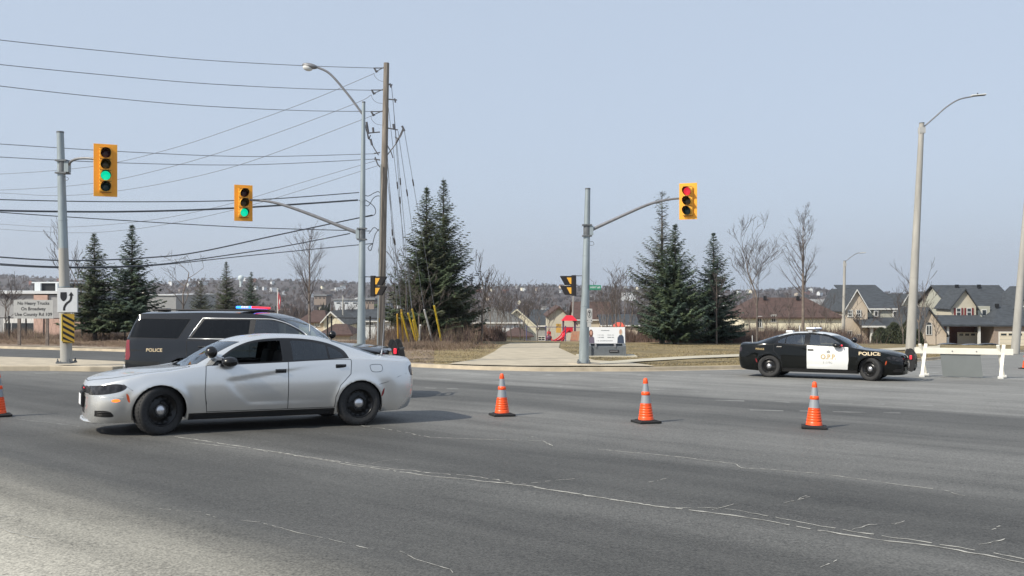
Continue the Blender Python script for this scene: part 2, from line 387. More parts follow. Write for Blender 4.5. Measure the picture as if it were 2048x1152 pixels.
for p0, p1 in zip(PXS, PXS[1:]):
    q = [kerb_pt(p0), kerb_pt(p1), kerb_pt(p1, .02, .12), kerb_pt(p0, .02, .12), kerb_pt(p1, .24, .125), kerb_pt(p0, .24, .125), kerb_pt(p1, .26, 0.0), kerb_pt(p0, .26, 0.0)]
    mb.add(q, [(0, 1, 2, 3), (3, 2, 4, 5), (5, 4, 6, 7)], 'concrete')
    g0, g1 = kerb_pt(p0, -.45, .004), kerb_pt(p1, -.45, .004)     # gutter pan
    mb.add([g0, g1, kerb_pt(p1, -.002, .004), kerb_pt(p0, -.002, .004)], [(0, 1, 2, 3)], 'concrete')
tag(mb.build('kerb'), kind='structure')
# terrain beyond the kerb, out to the far ridge
TD = [0, .5, 1.2, 2.2, 3.5, 5, 7, 9, 11, 13.5, 16, 19, 22, 26, 30, 34, 39, 44, 50, 57, 65, 75, 86, 100, 116, 135, 158, 185, 215, 250, 290, 340, 400, 470, 560, 660, 780, 920, 1080, 1260, 1450, 1650, 1850, 2050, 2200, 2320, 2400, 2440, 2470, 2500, 2560, 2700, 3000, 4000, 6500]
UP = list(range(-3000, -399, 130)) + list(range(-380, 2461, 12)) + list(range(2480, 5001, 140))
V = []; Fq = []; mi = []
for px in UP:
    k = ts(KERB, px)+.24; u = (px-1024)/F
    for d in TD:
        t = k+d; V.append((u*t, t, zt(u*t, t)+(.018*sn(u*t, t, 2.1) if 4 < d < 120 else 0)))
nT = len(TD)
for i in range(len(UP)-1):
    for j in range(nT-1):
        Fq.append((i*nT+j, (i+1)*nT+j, (i+1)*nT+j+1, i*nT+j+1)); px = UP[i]
        mi.append(2 if TD[j] > 110 else (1 if (px < 860 and TD[j] < 40) else 0))
tag(npmesh('terrain', V, Fq, ['lawn', 'dirt', 'hill'], midx=mi, smooth=True), kind='structure')
# a drape: strip between two pixel polylines laid on the terrain
def strip(name, A, B, m, n=24, k=6, up=.03, fn=None):
    fn = fn or (lambda q: GT(q[0], q[1]))
    def along(L_, t):
        t *= len(L_)-1; i = min(int(t), len(L_)-2); t -= i
        return Vector(L_[i])*(1-t)+Vector(L_[i+1])*t
    a_ = [fn(q) for q in A]; b_ = [fn(q) for q in B]
    mb = MB(); vs = []
    for i in range(n+1):
        p, q = along(a_, i/n), along(b_, i/n)
        for j in range(k+1):
            r = p*(1-j/k)+q*(j/k); kt = ts(KERB, 1024+F*r.x/r.y)+.27
            if r.y < kt: r = r*(kt/r.y)
            vs.append((r.x, r.y, zt(r.x, r.y)+up))
    mb.add(vs, [(i*(k+1)+j, i*(k+1)+j+1, (i+1)*(k+1)+j+1, (i+1)*(k+1)+j) for i in range(n) for j in range(k)], m, True)
    return tag(mb.build(name), kind='structure')
strip('path', [(868, 733.5), (905, 728), (960, 719), (988, 705), (1005, 692), (1022, 686.5)], [(1310, 734), (1265, 727), (1190, 722), (1150, 712), (1118, 697), (1120, 687)], 'gravel', up=.04, n=40, k=14)
strip('sidewalk', [(1200, 731), (1290, 724.5), (1380, 719), (1480, 715), (1600, 711), (1720, 706), (1830, 700), (1880, 697)], [(1200, 726), (1290, 719), (1380, 714), (1480, 710), (1600, 706), (1720, 701), (1830, 695), (1880, 692.5)], 'walk', up=.05, n=50)
strip('sidewalk', [(-60, 698), (60, 698.5), (140, 700), (240, 703), (420, 712)], [(-60, 692.5), (60, 693), (140, 694.5), (240, 697.5), (420, 706)], 'walk', up=.045)
# median island on the left
def slab(name, poly, h, m):
    mb = MB(); n = len(poly); lo = [Vector((p.x, p.y, plane(p.x, p.y)-.02)) for p in poly]
    c = sum(poly, Vector())/n
    mid = [Vector((p.x, p.y, plane(p.x, p.y)+h-.02)) for p in poly]
    top = [Vector((p.x+(c.x-p.x)*.01, p.y+(c.y-p.y)*.015, plane(p.x, p.y)+h)) for p in poly]
    mb.add(lo+mid+top, [(i, (i+1) % n, (i+1) % n+n, i+n) for i in range(n)] + [(i+n, (i+1) % n+n, (i+1) % n+2*n, i+2*n) for i in range(n)] + [tuple(range(2*n, 3*n))], m)
    return tag(mb.build(name), kind='structure')
slab('median', [G(-500, 741), G(-200, 742), G(0, 741.5), (G(100, 741.5)), G(180, 743), G(225, 743), G(252, 740.5), G(262, 736), G(248, 731.5), G(200, 729), G(120, 725), G(0, 721), G(-200, 716), G(-500, 711)], .16, 'concrete')
# darker, newer asphalt of the lanes behind the median
mb = MB()
pl = [G(262, 735), G(200, 727), G(120, 723.5), G(0, 719.5), G(-200, 714), G(-500, 709)] + [kerb_pt(p, -.46, 0) for p in (-500, -200, 0, 120, 240, 340)]
mb.add([Vector((p.x, p.y, plane(p.x, p.y)+.004)) for p in pl], [tuple(range(len(pl)))], 'asphnew'); tag(mb.build('road'), kind='structure')
# worn lines and sand-filled cracks, laid as ribbons on the asphalt
def ribbon(mb, pts, wd, m, jit=0.0, up=.004, gaps=0.0, step=.06, seed=1):
    r = random.Random(seed); w_ = [G(*q) for q in pts]; out = []
    for p, q in zip(w_, w_[1:]):
        n = max(1, int((q-p).length/step))
        for i in range(n): out.append(p.lerp(q, i/n))
    out.append(w_[-1]); off = 0; prev = None
    for i, p in enumerate(out):
        d = (out[min(i+1, len(out)-1)]-out[max(i-1, 0)]).normalized(); nn = Vector((-d.y, d.x, 0))
        off = off*.7+r.uniform(-jit, jit); h = wd*r.uniform(.35, 1.45)/2; jj = off+r.uniform(-jit, jit)*.4
        c_ = p+nn*jj; z = plane(c_.x, c_.y)+up
        cur = [Vector((c_.x+nn.x*h, c_.y+nn.y*h, z)), Vector((c_.x-nn.x*h, c_.y-nn.y*h, z))]
        if prev and r.random() > gaps: mb.add([prev[0], prev[1], cur[1], cur[0]], [(0, 1, 2, 3)], m)
        prev = cur
mb = MB()
ribbon(mb, [(30, 838), (160, 853)], .02, 'paleline', .01, gaps=.1, seed=2)
ribbon(mb, [(345, 873), (420, 884), (560, 905), (700, 930), (860, 952), (1050, 972), (1300, 1011), (1500, 1036), (1700, 1070), (1900, 1098), (2060, 1128)], .024, 'crack', 0.0150, gaps=.04, seed=3)
ribbon(mb, [(380, 885), (520, 901), (690, 925), (800, 940), (960, 955), (1100, 980), (1330, 1016), (1450, 1018), (1700, 1062), (1850, 1083), (2060, 1120)], .017, 'crack', 0.0175, gaps=.15, seed=4)
ribbon(mb, [(715, 851), (790, 861), (860, 875), (950, 879), (1030, 880), (1085, 882), (1104, 892)], .018, 'crack', 0.0175, gaps=.15, seed=5)
ribbon(mb, [(1195, 899), (1330, 911), (1470, 928), (1484, 936), (1640, 947), (1800, 970), (1880, 979), (1930, 992)], .018, 'crack', 0.0150, gaps=.1, seed=6)
ribbon(mb, [(0, 1053), (20, 1063), (78, 1078)], .013, 'crack', 0.0100, seed=7)
ribbon(mb, [(320, 1018), (400, 1025), (432, 1036), (520, 1045), (600, 1066), (660, 1078), (735, 1098)], .008, 'crack', 0.0080, gaps=.3, seed=8)
ribbon(mb, [(800, 1103), (840, 1122), (900, 1140), (915, 1152)], .008, 'crack', 0.0080, gaps=.1, seed=9)
for i, q in enumerate([[(745, 928), (770, 922), (800, 919)], [(1040, 969), (1100, 962), (1150, 958)], [(1425, 1021), (1470, 1009)], [(1300, 965), (1330, 957)], [(1565, 1009), (1620, 994)], [(1590, 1000), (1620, 990)], [(1705, 1060), (1740, 1050), (1800, 1048)], [(1960, 1090), (2010, 1078)], [(1040, 880), (1070, 872)], [(1985, 1060), (2005, 1050)], [(1640, 1135), (1680, 1122)], [(1780, 1052), (1810, 1042)], [(1650, 884), (1700, 886)], [(0, 1035), (40, 1030)], [(130, 1040), (190, 1036)]]):
    ribbon(mb, q, .010, 'crack', 0.0125, gaps=.25, seed=20+i)
for i, (q, wd) in enumerate([([(0, 749), (70, 747), (140, 745.5)], .35), ([(850, 757), (960, 762), (1090, 768)], .2), ([(1100, 773), (1220, 775), (1400, 783)], .2), ([(850, 776), (960, 780)], .16), ([(1850, 746), (1950, 741), (2060, 737)], .45), ([(1850, 734), (1950, 731), (2060, 728)], .22), ([(1840, 755), (2060, 757)], .3), ([(1780, 753), (1850, 748)], .3), ([(1400, 800), (1640, 806), (1900, 812)], .2), ([(1500, 820), (1800, 826)], .14), ([(840, 748), (1000, 749), (1200, 751), (1420, 750)], .4)]):
    ribbon(mb, q, wd*.5, 'paleline', .03, gaps=.45, seed=50+i, step=.3, up=.004)
tag(mb.build('road_markings'), kind='structure')

def on_path(x, y):
    q = 576+F*(CZ-zt(x, y))/y; px = 1024+F*x/y
    if 860 < px < 1325:
        e0 = interp(q, [(684, 1010), (686, 1010), (692, 998), (705, 980), (719, 950), (728, 895), (740, 860)]); e1 = interp(q, [(686, 1126), (698, 1124), (712, 1156), (722, 1195), (727, 1270), (740, 1322)])
        if e0 < px < e1: return True
    if px > 1200 and interp(px, [(1200, 732), (1290, 725.5), (1480, 716), (1720, 707), (1830, 701), (1885, 698)]) > q > interp(px, [(1200, 725), (1290, 718), (1480, 709), (1720, 700), (1830, 694), (1885, 691)]): return True
    return False

# ------------------------------------------------------------------ cars
def pchip(xs, ys):
    xs = np.array(xs, float); ys = np.array(ys, float); h = np.diff(xs); d = np.diff(ys)/h; m = np.zeros(len(xs))
    m[0], m[-1] = d[0], d[-1]
    for i in range(1, len(xs)-1):
        if d[i-1]*d[i] > 0: w1, w2 = 2*h[i]+h[i-1], h[i]+2*h[i-1]; m[i] = (w1+w2)/(w1/d[i-1]+w2/d[i])
    def f(x):
        i = min(max(np.searchsorted(xs, x)-1, 0), len(h)-1); t = (x-xs[i])/h[i]
        return ((1+2*t)*(1-t)**2)*ys[i]+t*(1-t)**2*h[i]*m[i]+t*t*(3-2*t)*ys[i+1]+t*t*(t-1)*h[i]*m[i+1]
    return f
def ss(t): t = max(0, min(1, t)); return t*t*(3-2*t)
def bez(a_, c, b, t): return ((1-t)**2*a_[0]+2*t*(1-t)*c[0]+t*t*b[0], (1-t)**2*a_[1]+2*t*(1-t)*c[1]+t*t*b[1])
def inside(poly, x, z):
    c = False; j = len(poly)-1
    for i in range(len(poly)):
        if (poly[i][1] > z) != (poly[j][1] > z) and x < (poly[j][0]-poly[i][0])*(z-poly[i][1])/(poly[j][1]-poly[i][1])+poly[i][0]: c = not c
        j = i
    return c
def smoothpoly(pts, n=5):
    """closed Catmull-Rom through pts; a point given as (x,z,1) is a sharp corner"""
    out = []; N_ = len(pts)
    for i in range(N_):
        p1, p2 = pts[i], pts[(i+1) % N_]
        p0 = pts[i-1] if len(p1) == 2 else p1; p3 = pts[(i+2) % N_] if len(p2) == 2 else p2
        for k in range(n):
            t = k/n; out.append(tuple(.5*((2*p1[j])+(-p0[j]+p2[j])*t+(2*p0[j]-5*p1[j]+4*p2[j]-p3[j])*t*t+(-p0[j]+3*p1[j]-3*p2[j]+p3[j])*t**3) for j in (0, 1)))
    return out
def car_half(keys, step, disp):
    keys = sorted(keys); xs = [k[0] for k in keys]; fn = [pchip(xs, [k[j] for k in keys]) for j in range(1, 10)]
    n = int((xs[-1]-xs[0])/step); st = [xs[0]+(xs[-1]-xs[0])*i/n for i in range(n+1)]
    N1, N2, N3, N4 = 18, 12, 9, 9; rows = []; piece = []
    for x in st:
        zb, yb, ym, zm, ys, zs, yr, zr, zc = [f(x) for f in fn]; sec = []
        for i in range(N1): sec.append(bez((yb, zb), (ym*1.0, zb+.38*(zm-zb)), (ym, zm), i/N1))
        for i in range(N2): sec.append(bez((ym, zm), (ym*1.0-.01, zm+.72*(zs-zm)), (ys, zs), i/N2))
        for i in range(N3): t = i/N3; sec.append(bez((ys, zs), ((ys+yr)/2+.02*min(1, (zr-zs)/.3), (zs+zr)/2+.015), (yr, zr), t))
        for i in range(N4+1): sec.append(bez((yr, zr), (yr*.62, zc+.004), (0, zc), i/N4))
        rows.append([(x, max(0, y+(disp(x, z) if y > .3 else 0)), z) for y, z in sec])
    bm = bmesh.new(); pl = bm.faces.layers.int.new('piece')
    vv = [[bm.verts.new(p) for p in r] for r in rows]; K = len(rows[0])
    for i in range(len(rows)-1):
        for j in range(K-1):
            q = [vv[i][j], vv[i+1][j], vv[i+1][j+1], vv[i][j+1]]
            f = bm.faces.new(q); f[pl] = 0 if j < N1 else 1 if j < N1+N2 else 2 if j < N1+N2+N3 else 3
    for r, s in ((vv[0], -1), (vv[-1], 1)):       # close nose and tail
        cz = [v.co.z for v in r]; x = r[0].co.x; mid = [bm.verts.new((x+s*.004, 0, v.co.z)) for v in r[:-1]]
        for j in range(K-1):
            q = [r[j], r[j+1], mid[j+1] if j+1 < K-1 else r[K-1], mid[j]]
            q = list(dict.fromkeys(q))
            f = bm.faces.new(q); f[pl] = 4
    bmesh.ops.recalc_face_normals(bm, faces=bm.faces)
    return bm, pl
def cut(bm, poly, axes=(0, 2), flt=None):
    """cut the surface along every edge of a closed polygon seen along the third axis"""
    a0, a1 = axes; n = len(poly)
    for i in range(n):
        p, q = poly[i], poly[(i+1) % n]; dx, dz = q[0]-p[0], q[1]-p[1]
        if abs(dx)+abs(dz) < 1e-6: continue
        lx, hx = min(p[0], q[0])-.001, max(p[0], q[0])+.001; lz, hz = min(p[1], q[1])-.001, max(p[1], q[1])+.001
        fs = []
        for f in bm.faces:
            if flt and not flt(f): continue
            A = [v.co[a0] for v in f.verts]; B = [v.co[a1] for v in f.verts]
            if max(A) >= lx and min(A) <= hx and max(B) >= lz and min(B) <= hz: fs.append(f)
        if not fs: continue
        g = set(fs)
        for f in fs: g.update(f.edges); g.update(f.verts)
        co = [0, 0, 0]; co[a0], co[a1] = p[0], p[1]; no = [0, 0, 0]; no[a0], no[a1] = dz, -dx
        bmesh.ops.bisect_plane(bm, geom=list(g), dist=1e-5, plane_co=co, plane_no=no)
def circle(cx, cz, r, n=28): return [(cx+r*math.cos(2*math.pi*i/n), cz+r*math.sin(2*math.pi*i/n)) for i in range(n)]
def faces_to_obj(bm, faces, name, parent, mats, midx, mirror, seam=True):
    """faces of the half body -> object; mirror: 0 right-hand copy only flipped, 1 as is, 2 both halves"""
    me = bpy.data.meshes.new(name); vs = []; fs = []; ms = []; mp = {}
    sides = {1: (1,), -1: (-1,), 2: (1, -1)}[mirror]
    for s in sides:
        mp = {}
        for f in faces:
            idx = []
            for v in f.verts:
                k = (v.index)
                if k not in mp: mp[k] = len(vs); vs.append((v.co.x, v.co.y*s, v.co.z))
                idx.append(mp[k])
            if s < 0: idx.reverse()
            fs.append(idx); ms.append(midx(f) if callable(midx) else midx)
    mb_n = len(fs)
    if seam:        # dark panel gap along the outline of the panel
        cnt = {}
        for f in faces:
            for e_ in f.edges: cnt[e_] = cnt.get(e_, 0)+1
        for e_, c in cnt.items():
            if c == 1:
                p, q = e_.verts[0].co, e_.verts[1].co
                if abs(p.y) < .004 and abs(q.y) < .004: continue
                nn = (e_.verts[0].normal+e_.verts[1].normal).normalized(); t = (q-p)
                if t.length < 1e-5: continue
                sd = nn.cross(t.normalized())*.0048; o_ = nn*.0015
                for s in sides:
                    k = len(vs)
                    for c_ in (p-sd+o_, q-sd+o_, q+sd+o_, p+sd+o_): vs.append((c_.x, c_.y*s, c_.z))
                    fs.append((k, k+1, k+2, k+3)); ms.append(len(mats))
        mats = mats+['seam']
    me.from_pydata(vs, [], fs)
    for m in mats: me.materials.append(M[m] if isinstance(m, str) else m)
    me.polygons.foreach_set('material_index', ms); me.polygons.foreach_set('use_smooth', [i < mb_n for i in range(len(fs))]); me.update()
    me.set_sharp_from_angle(angle=R(38))
    return link(name, me, parent)
def make_wheel(parent, x, y, z, r, steer, side, wd=.23, cap='chrome'):
    """steel wheel; side=+1: outer face towards +y"""
    w_ = bpy.data.objects.new('wheel', None); C.objects.link(w_); w_.parent = parent; w_.location = (x, y, z); w_.rotation_euler = (0, 0, steer + (0 if side > 0 else math.pi)); w_.empty_display_size = .2
    h = wd/2; ri = r*.655
    t = MB(); t.lathe([(ri, -h*.8), (r*.90, -h), (r*.975, -h*.82), (r, -h*.55), (r, h*.55), (r*.975, h*.82), (r*.93, h*.98), (r*.80, h*1.02), (ri, h*.86)], 'tyre', 44, 'y')
    for k in range(44):
        an = 2*math.pi*k/44
        t.box((r*math.cos(an)*1.0, 0, r*math.sin(an)*1.0), (.006, wd*.70, .022), 'tyre', Matrix.Rotation(-an, 3, 'Y'))
    t.build('tyre', w_)
    m_ = MB()
    m_.lathe([(ri*1.01, -h*.7), (ri*.97, 0), (ri*1.0, h*.78), (ri*1.0, h*.88), (ri*.93, h*.84), (ri*.90, h*.30), (ri*.72, h*.22), (ri*.60, h*.42), (ri*.45, h*.50), (ri*.30, h*.42), (.001, h*.42)], 'rim', 36, 'y')
    for k in range(14):       # vent holes
        an = 2*math.pi*k/14
        c_ = Vector((ri*.80*math.cos(an), h*.31, ri*.80*math.sin(an)))
        m_.lathe([(.001, 0), (.020, 0), (.024, -.004)], 'well', 10, 'y', c_, False)
    for k in range(5):
        an = 2*math.pi*k/5+.3; m_.lathe([(.013, .0), (.013, .022), (.001, .026)], 'rim', 6, 'y', (ri*.50*math.cos(an), h*.46, ri*.50*math.sin(an)))
    m_.build('rim', w_)
    c2 = MB(); c2.lathe([(.082, .0), (.080, .018), (.064, .034), (.040, .046), (.014, .052), (.001, .053)], cap, 20, 'y', (0, h*.42, 0)); c2.build('hub_cap', w_)
    return w_
def on_body(bvh, x, z, side, off=.004):
    h = bvh.ray_cast(Vector((x, 3*side, z)), Vector((0, -side, 0)))
    return (h[0].y if h[0] else .9*side)+off*side
def decal(parent, name, txt, m, bvh, x, z, side, width, height, bold=.012, spacing=1.0, off=.005):
    vs, fs = textmesh(txt, width, height, bold, 0, spacing); s = side
    # side=+1 face is read with +x to the viewer's left
    out = []
    for v in vs:
        X = x-v.x*s; Z = z+v.y; out.append((X, on_body(bvh, X, Z, s, off), Z))
    mb = MB(); mb.add(out, fs, m); return mb.build(name, parent, fix=False)

SEDAN = [  # x, zb, yb, ym, zm, ys, zs, yr, zr, zc
 (2.475, 0.22, 0.22, 0.26, 0.42, 0.26, 0.65, 0.18, 0.695, 0.705),
 (2.455, 0.21, 0.4, 0.46, 0.44, 0.43, 0.68, 0.3, 0.735, 0.75),
 (2.4, 0.2, 0.58, 0.66, 0.47, 0.62, 0.705, 0.45, 0.78, 0.8),
 (2.3, 0.19, 0.68, 0.79, 0.51, 0.745, 0.74, 0.52, 0.82, 0.842),
 (2.15, 0.185, 0.74, 0.87, 0.53, 0.82, 0.785, 0.56, 0.86, 0.885),
 (1.95, 0.185, 0.735, 0.92, 0.67, 0.87, 0.835, 0.58, 0.895, 0.92),
 (1.7, 0.19, 0.785, 0.945, 0.7, 0.89, 0.89, 0.6, 0.922, 0.945),
 (1.4, 0.2, 0.805, 0.945, 0.72, 0.892, 0.925, 0.62, 0.94, 0.957),
 (1.15, 0.2, 0.815, 0.94, 0.72, 0.892, 0.965, 0.68, 0.973, 0.985),
 (1.02, 0.2, 0.815, 0.938, 0.72, 0.892, 0.985, 0.715, 1.01, 1.055),
 (0.85, 0.2, 0.815, 0.936, 0.72, 0.89, 1.005, 0.715, 1.095, 1.17),
 (0.6, 0.2, 0.815, 0.935, 0.72, 0.888, 1.02, 0.685, 1.225, 1.305),
 (0.4, 0.2, 0.815, 0.934, 0.72, 0.887, 1.03, 0.66, 1.315, 1.385),
 (0.13, 0.2, 0.815, 0.932, 0.72, 0.885, 1.04, 0.63, 1.395, 1.445),
 (-0.25, 0.2, 0.815, 0.93, 0.72, 0.88, 1.05, 0.61, 1.43, 1.475),
 (-0.7, 0.2, 0.815, 0.93, 0.72, 0.88, 1.06, 0.6, 1.42, 1.465),
 (-1.0, 0.2, 0.815, 0.935, 0.73, 0.885, 1.07, 0.6, 1.375, 1.43),
 (-1.3, 0.2, 0.815, 0.945, 0.74, 0.9, 1.075, 0.605, 1.295, 1.365),
 (-1.6, 0.2, 0.815, 0.95, 0.75, 0.905, 1.07, 0.63, 1.2, 1.275),
 (-1.85, 0.2, 0.805, 0.945, 0.76, 0.89, 1.06, 0.67, 1.12, 1.185),
 (-2.02, 0.21, 0.785, 0.93, 0.76, 0.865, 1.05, 0.7, 1.09, 1.125),
 (-2.2, 0.22, 0.8, 0.905, 0.64, 0.835, 1.035, 0.66, 1.085, 1.1),
 (-2.38, 0.25, 0.74, 0.865, 0.63, 0.79, 1.02, 0.62, 1.085, 1.1),
 (-2.47, 0.28, 0.66, 0.81, 0.62, 0.74, 1.0, 0.58, 1.08, 1.095),
 (-2.52, 0.31, 0.56, 0.74, 0.61, 0.66, 0.93, 0.5, 1.02, 1.03),
 (-2.555, 0.36, 0.42, 0.62, 0.6, 0.5, 0.8, 0.38, 0.88, 0.89),
 (-2.58, 0.42, 0.25, 0.4, 0.58, 0.36, 0.7, 0.25, 0.74, 0.75)]
DLO = smoothpoly([(.80, 1.005, 1), (.62, 1.15), (.40, 1.285), (.13, 1.375), (-.25, 1.41), (-.70, 1.395), (-1.05, 1.33), (-1.28, 1.225), (-1.345, 1.09, 1), (-.36, 1.045, 1)], 5)
GL_F = smoothpoly([(.70, 1.035, 1), (.55, 1.165), (.34, 1.285), (.11, 1.345), (-.12, 1.368), (-.27, 1.37, 1), (-.27, 1.052, 1)], 4)
GL_R = smoothpoly([(-.44, 1.37, 1), (-.72, 1.355), (-.93, 1.315), (-1.00, 1.29, 1), (-1.00, 1.085, 1), (-.44, 1.062, 1)], 3)
GL_Q = smoothpoly([(-1.035, 1.275, 1), (-1.13, 1.235), (-1.235, 1.165), (-1.255, 1.105, 1), (-1.035, 1.09, 1)], 3)
DOOR_F = [(.86, .985), (.80, 1.005), (.62, 1.15), (.62, 1.0), (.80, .99)]
ARCH_R = .375
def sedan_disp(x, z):
    d = 0.0
    for ax in (1.526, -1.526):
        r = math.hypot(x-ax, z-.36)
        if r > .3: d += .020*math.exp(-((r-ARCH_R-.01)/.06)**2)
    # scalloped doors
    xf = .66-.36*(max(0, min(1, (.84-z)/.44))**1.7)
    zu = .80+(.66-x)*.145
    fade = 1-.85*ss((-.0-x)/1.1)
    deep = ss((zu-z)/.055)*(1-.6*ss((zu-.05-z)/.3))+.5*ss((zu-z)/.3)     # sharp upper lip, shallow hollow below
    d -= .014*ss((xf-x)/.16)*min(1, deep)*ss((z-.405)/.03)*fade
    return d
def make_sedan(name, label, group, paint, doorpaint=None, roofpaint=None, extras='silver', steer=0.0, detail=True):
    root = thing(name, label, 'police car', group=group)
    body_side = SEDAN
    bm, pl = car_half(body_side, .032, sedan_disp)
    bm.verts.ensure_lookup_table(); bm.faces.ensure_lookup_table()
    half = BVHTree.FromBMesh(bm)
    class BV:                                     # mirror-aware ray cast
        def ray_cast(s, o, d):
            if o.y < 0:
                h = half.ray_cast(Vector((o.x, -o.y, o.z)), Vector((d.x, -d.y, d.z)))
                return (Vector((h[0].x, -h[0].y, h[0].z)),) if h[0] else (None,)
            return half.ray_cast(o, d)
    bv = BV()
    side = lambda f: f[pl] < 3 and f.calc_center_median().y > .45 or f[pl] == 2
    top = lambda f: f[pl] >= 2 and f.normal.z > .1
    arcs = [circle(1.526, .36, ARCH_R), circle(-1.526, .36, ARCH_R)]
    for a_ in arcs: cut(bm, a_, flt=lambda f: f.calc_center_median().y > .3 and f[pl] < 2)
    for pgn in (DLO, GL_F, GL_R, GL_Q): cut(bm, pgn, flt=lambda f: f[pl] in (1, 2))
    df = [(.86, .315), (.90, .62), (.885, 1.0), (.80, 1.012), (-.355, 1.045), (-.36, .315)]
    dr = [(-.36, .315), (-.355, 1.045), (-1.345, 1.095), (-1.375, 1.05), (-1.36, .84), (-1.19, .66), (-1.12, .48), (-1.11, .315)]
    HL = smoothpoly([(2.50, .705, 1), (2.28, .735), (2.10, .752), (1.985, .72), (2.06, .655), (2.28, .61), (2.50, .595, 1)], 4)
    TL = smoothpoly([(-2.60, .97, 1), (-2.44, .955), (-2.405, .90), (-2.44, .80, 1), (-2.60, .79, 1)], 3)
    MK = smoothpoly([(1.985, .62), (1.95, .585), (1.935, .50), (1.95, .495), (1.975, .54)], 3)
    MKR = smoothpoly([(-1.94, .60), (-1.90, .55), (-1.885, .47), (-1.90, .465), (-1.935, .52)], 3)
    FOG = smoothpoly([(2.38, .375, 1), (2.24, .375), (2.17, .345), (2.14, .29), (2.24, .28), (2.38, .29, 1)], 3)
    GR = [(2.46, .64), (2.52, .64), (2.52, .45), (2.43, .45)]
    LI = [(2.40, .45), (2.52, .45), (2.52, .27), (2.425, .27)]
    AM = smoothpoly([(2.11, .545), (2.17, .53), (2.165, .505), (2.10, .50), (2.06, .522)], 3)
    for q in (df, dr, HL, TL, MK, MKR, FOG, AM): cut(bm, q, flt=lambda f: f[pl] < 3 and f.calc_center_median().y > .12)
    for q in ([(0, .605), (.50, .605), (.56, .705), (0, .715)], [(0, .30), (.22, .30), (.30, .55), (0, .56)]): cut(bm, q, axes=(1, 2), flt=lambda f: f.calc_center_median().x > 2.25)
    for q in ([(2.43, .70), (2.6, .70), (2.6, .60), (2.43, .60)], [(2.2, .54), (2.6, .54), (2.6, .30), (2.2, .30)]):
        cut(bm, q, flt=lambda f: f.calc_center_median().y < .6 and f.calc_center_median().x > 2.2)
    SILL = [(1.12, .30), (1.12, .15), (-1.12, .15), (-1.12, .30)]; cut(bm, SILL, flt=lambda f: f[pl] < 1)
    WS = smoothpoly([(1.205, 0, 1), (1.19, .25), (1.12, .50), (.99, .70, 1), (.70, .665), (.34, .60, 1), (.44, .40), (.50, .2), (.52, 0, 1)], 5)
    RW = smoothpoly([(-1.21, 0, 1), (-1.20, .30), (-1.16, .545, 1), (-1.5, .565), (-1.90, .63, 1), (-2.0, .35), (-2.03, 0, 1)], 5)
    HD = smoothpoly([(1.26, 0, 1), (1.24, .3), (1.14, .62), (1.10, .80, 1), (1.6, .80), (2.1, .70), (2.34, .48), (2.425, .2), (2.43, 0, 1)], 5)
    TR = [(-2.07, 0), (-2.0, .55), (-2.06, .70), (-2.3, .69), (-2.49, .62), (-2.52, 0)]
    for q in (WS, RW, HD, TR): cut(bm, q, axes=(0, 1), flt=lambda f: f[pl] in (2, 3) or (f[pl] == 1 and f.calc_center_median().z > .6))
    bm.normal_update()
    reg = {}
    for f in bm.faces:
        c = f.calc_center_median(); x, y, z, p = c.x, c.y, c.z, f[pl]; k = 'body'
        if p < 2 and y > .3 and any(math.hypot(x-ax, z-.36) < ARCH_R-.002 for ax in (1.526, -1.526)): continue
        if p in (2, 3) and inside(WS, x, y): k = 'windshield'
        elif p in (2, 3) and inside(RW, x, y) and z > 1.08: k = 'rear_window'
        elif p in (1, 2) and inside(DLO, x, z) and y > .5:
            k = 'glF' if inside(GL_F, x, z) else 'glR' if inside(GL_R, x, z) else 'glQ' if inside(GL_Q, x, z) else ('trimF' if x > -.36 else 'trimR')
        elif p < 3 and y > .52 and z < .8 and inside(HL, x, z): k = 'headlight'
        elif p < 3 and inside(TL, x, z): k = 'tail_light'
        elif p < 2 and inside(df, x, z): k = 'front_door'
        elif p < 2 and inside(dr, x, z): k = 'rear_door'
        elif p < 2 and inside(MK, x, z): k = 'mk'
        elif p < 2 and inside(MKR, x, z): k = 'mkr'
        elif p < 2 and inside(AM, x, z): k = 'am'
        elif p < 1 and inside(FOG, x, z): k = 'fog'
        elif p < 1 and inside(SILL, x, z): k = 'sill'
        elif x > 2.28 and inside([(-.1, .605), (.50, .605), (.56, .705), (-.1, .715)], y, z) and p != 3: k = 'grille'
        elif x > 2.3 and inside([(-.1, .30), (.22, .30), (.30, .55), (-.1, .56)], y, z): k = 'intake'
        elif p in (1, 2, 3) and z > .62 and inside(HD, x, y) and f.normal.z > .35: k = 'hood'
        elif p in (1, 2, 3) and inside(TR, x, y) and z > 1.0: k = 'trunk_lid'
        reg.setdefault(k, []).append(f)
    bm.verts.index_update()
    dp = doorpaint or paint; rp = roofpaint or paint
    roofz = lambda f: 1 if (roofpaint and f[pl] == 3 and f.calc_center_median().z > 1.19 and -1.3 < f.calc_center_median().x < .6 and f.calc_center_median().y < .60) else 0
    body = faces_to_obj(bm, reg['body'], 'body', root, [paint, rp], roofz, 2, seam=False)
    sill = faces_to_obj(bm, reg['sill'], 'sill', root, ['plastic'], 0, 2, seam=False)
    faces_to_obj(bm, reg['hood'], 'hood', root, [paint], 0, 2)
    faces_to_obj(bm, reg['trunk_lid'], 'trunk_lid', root, [paint], 0, 2)
    faces_to_obj(bm, reg['windshield'], 'windshield', root, ['glass'], 0, 2)
    faces_to_obj(bm, reg['rear_window'], 'rear_window', root, ['glass_dark'], 0, 2)
    if 'intake' in reg: faces_to_obj(bm, reg['intake'], 'lower_intake', root, ['plastic'], 0, 2, seam=False)
    if 'grille' in reg: faces_to_obj(bm, reg['grille'], 'grille', root, ['plastic'], 0, 2, seam=False)
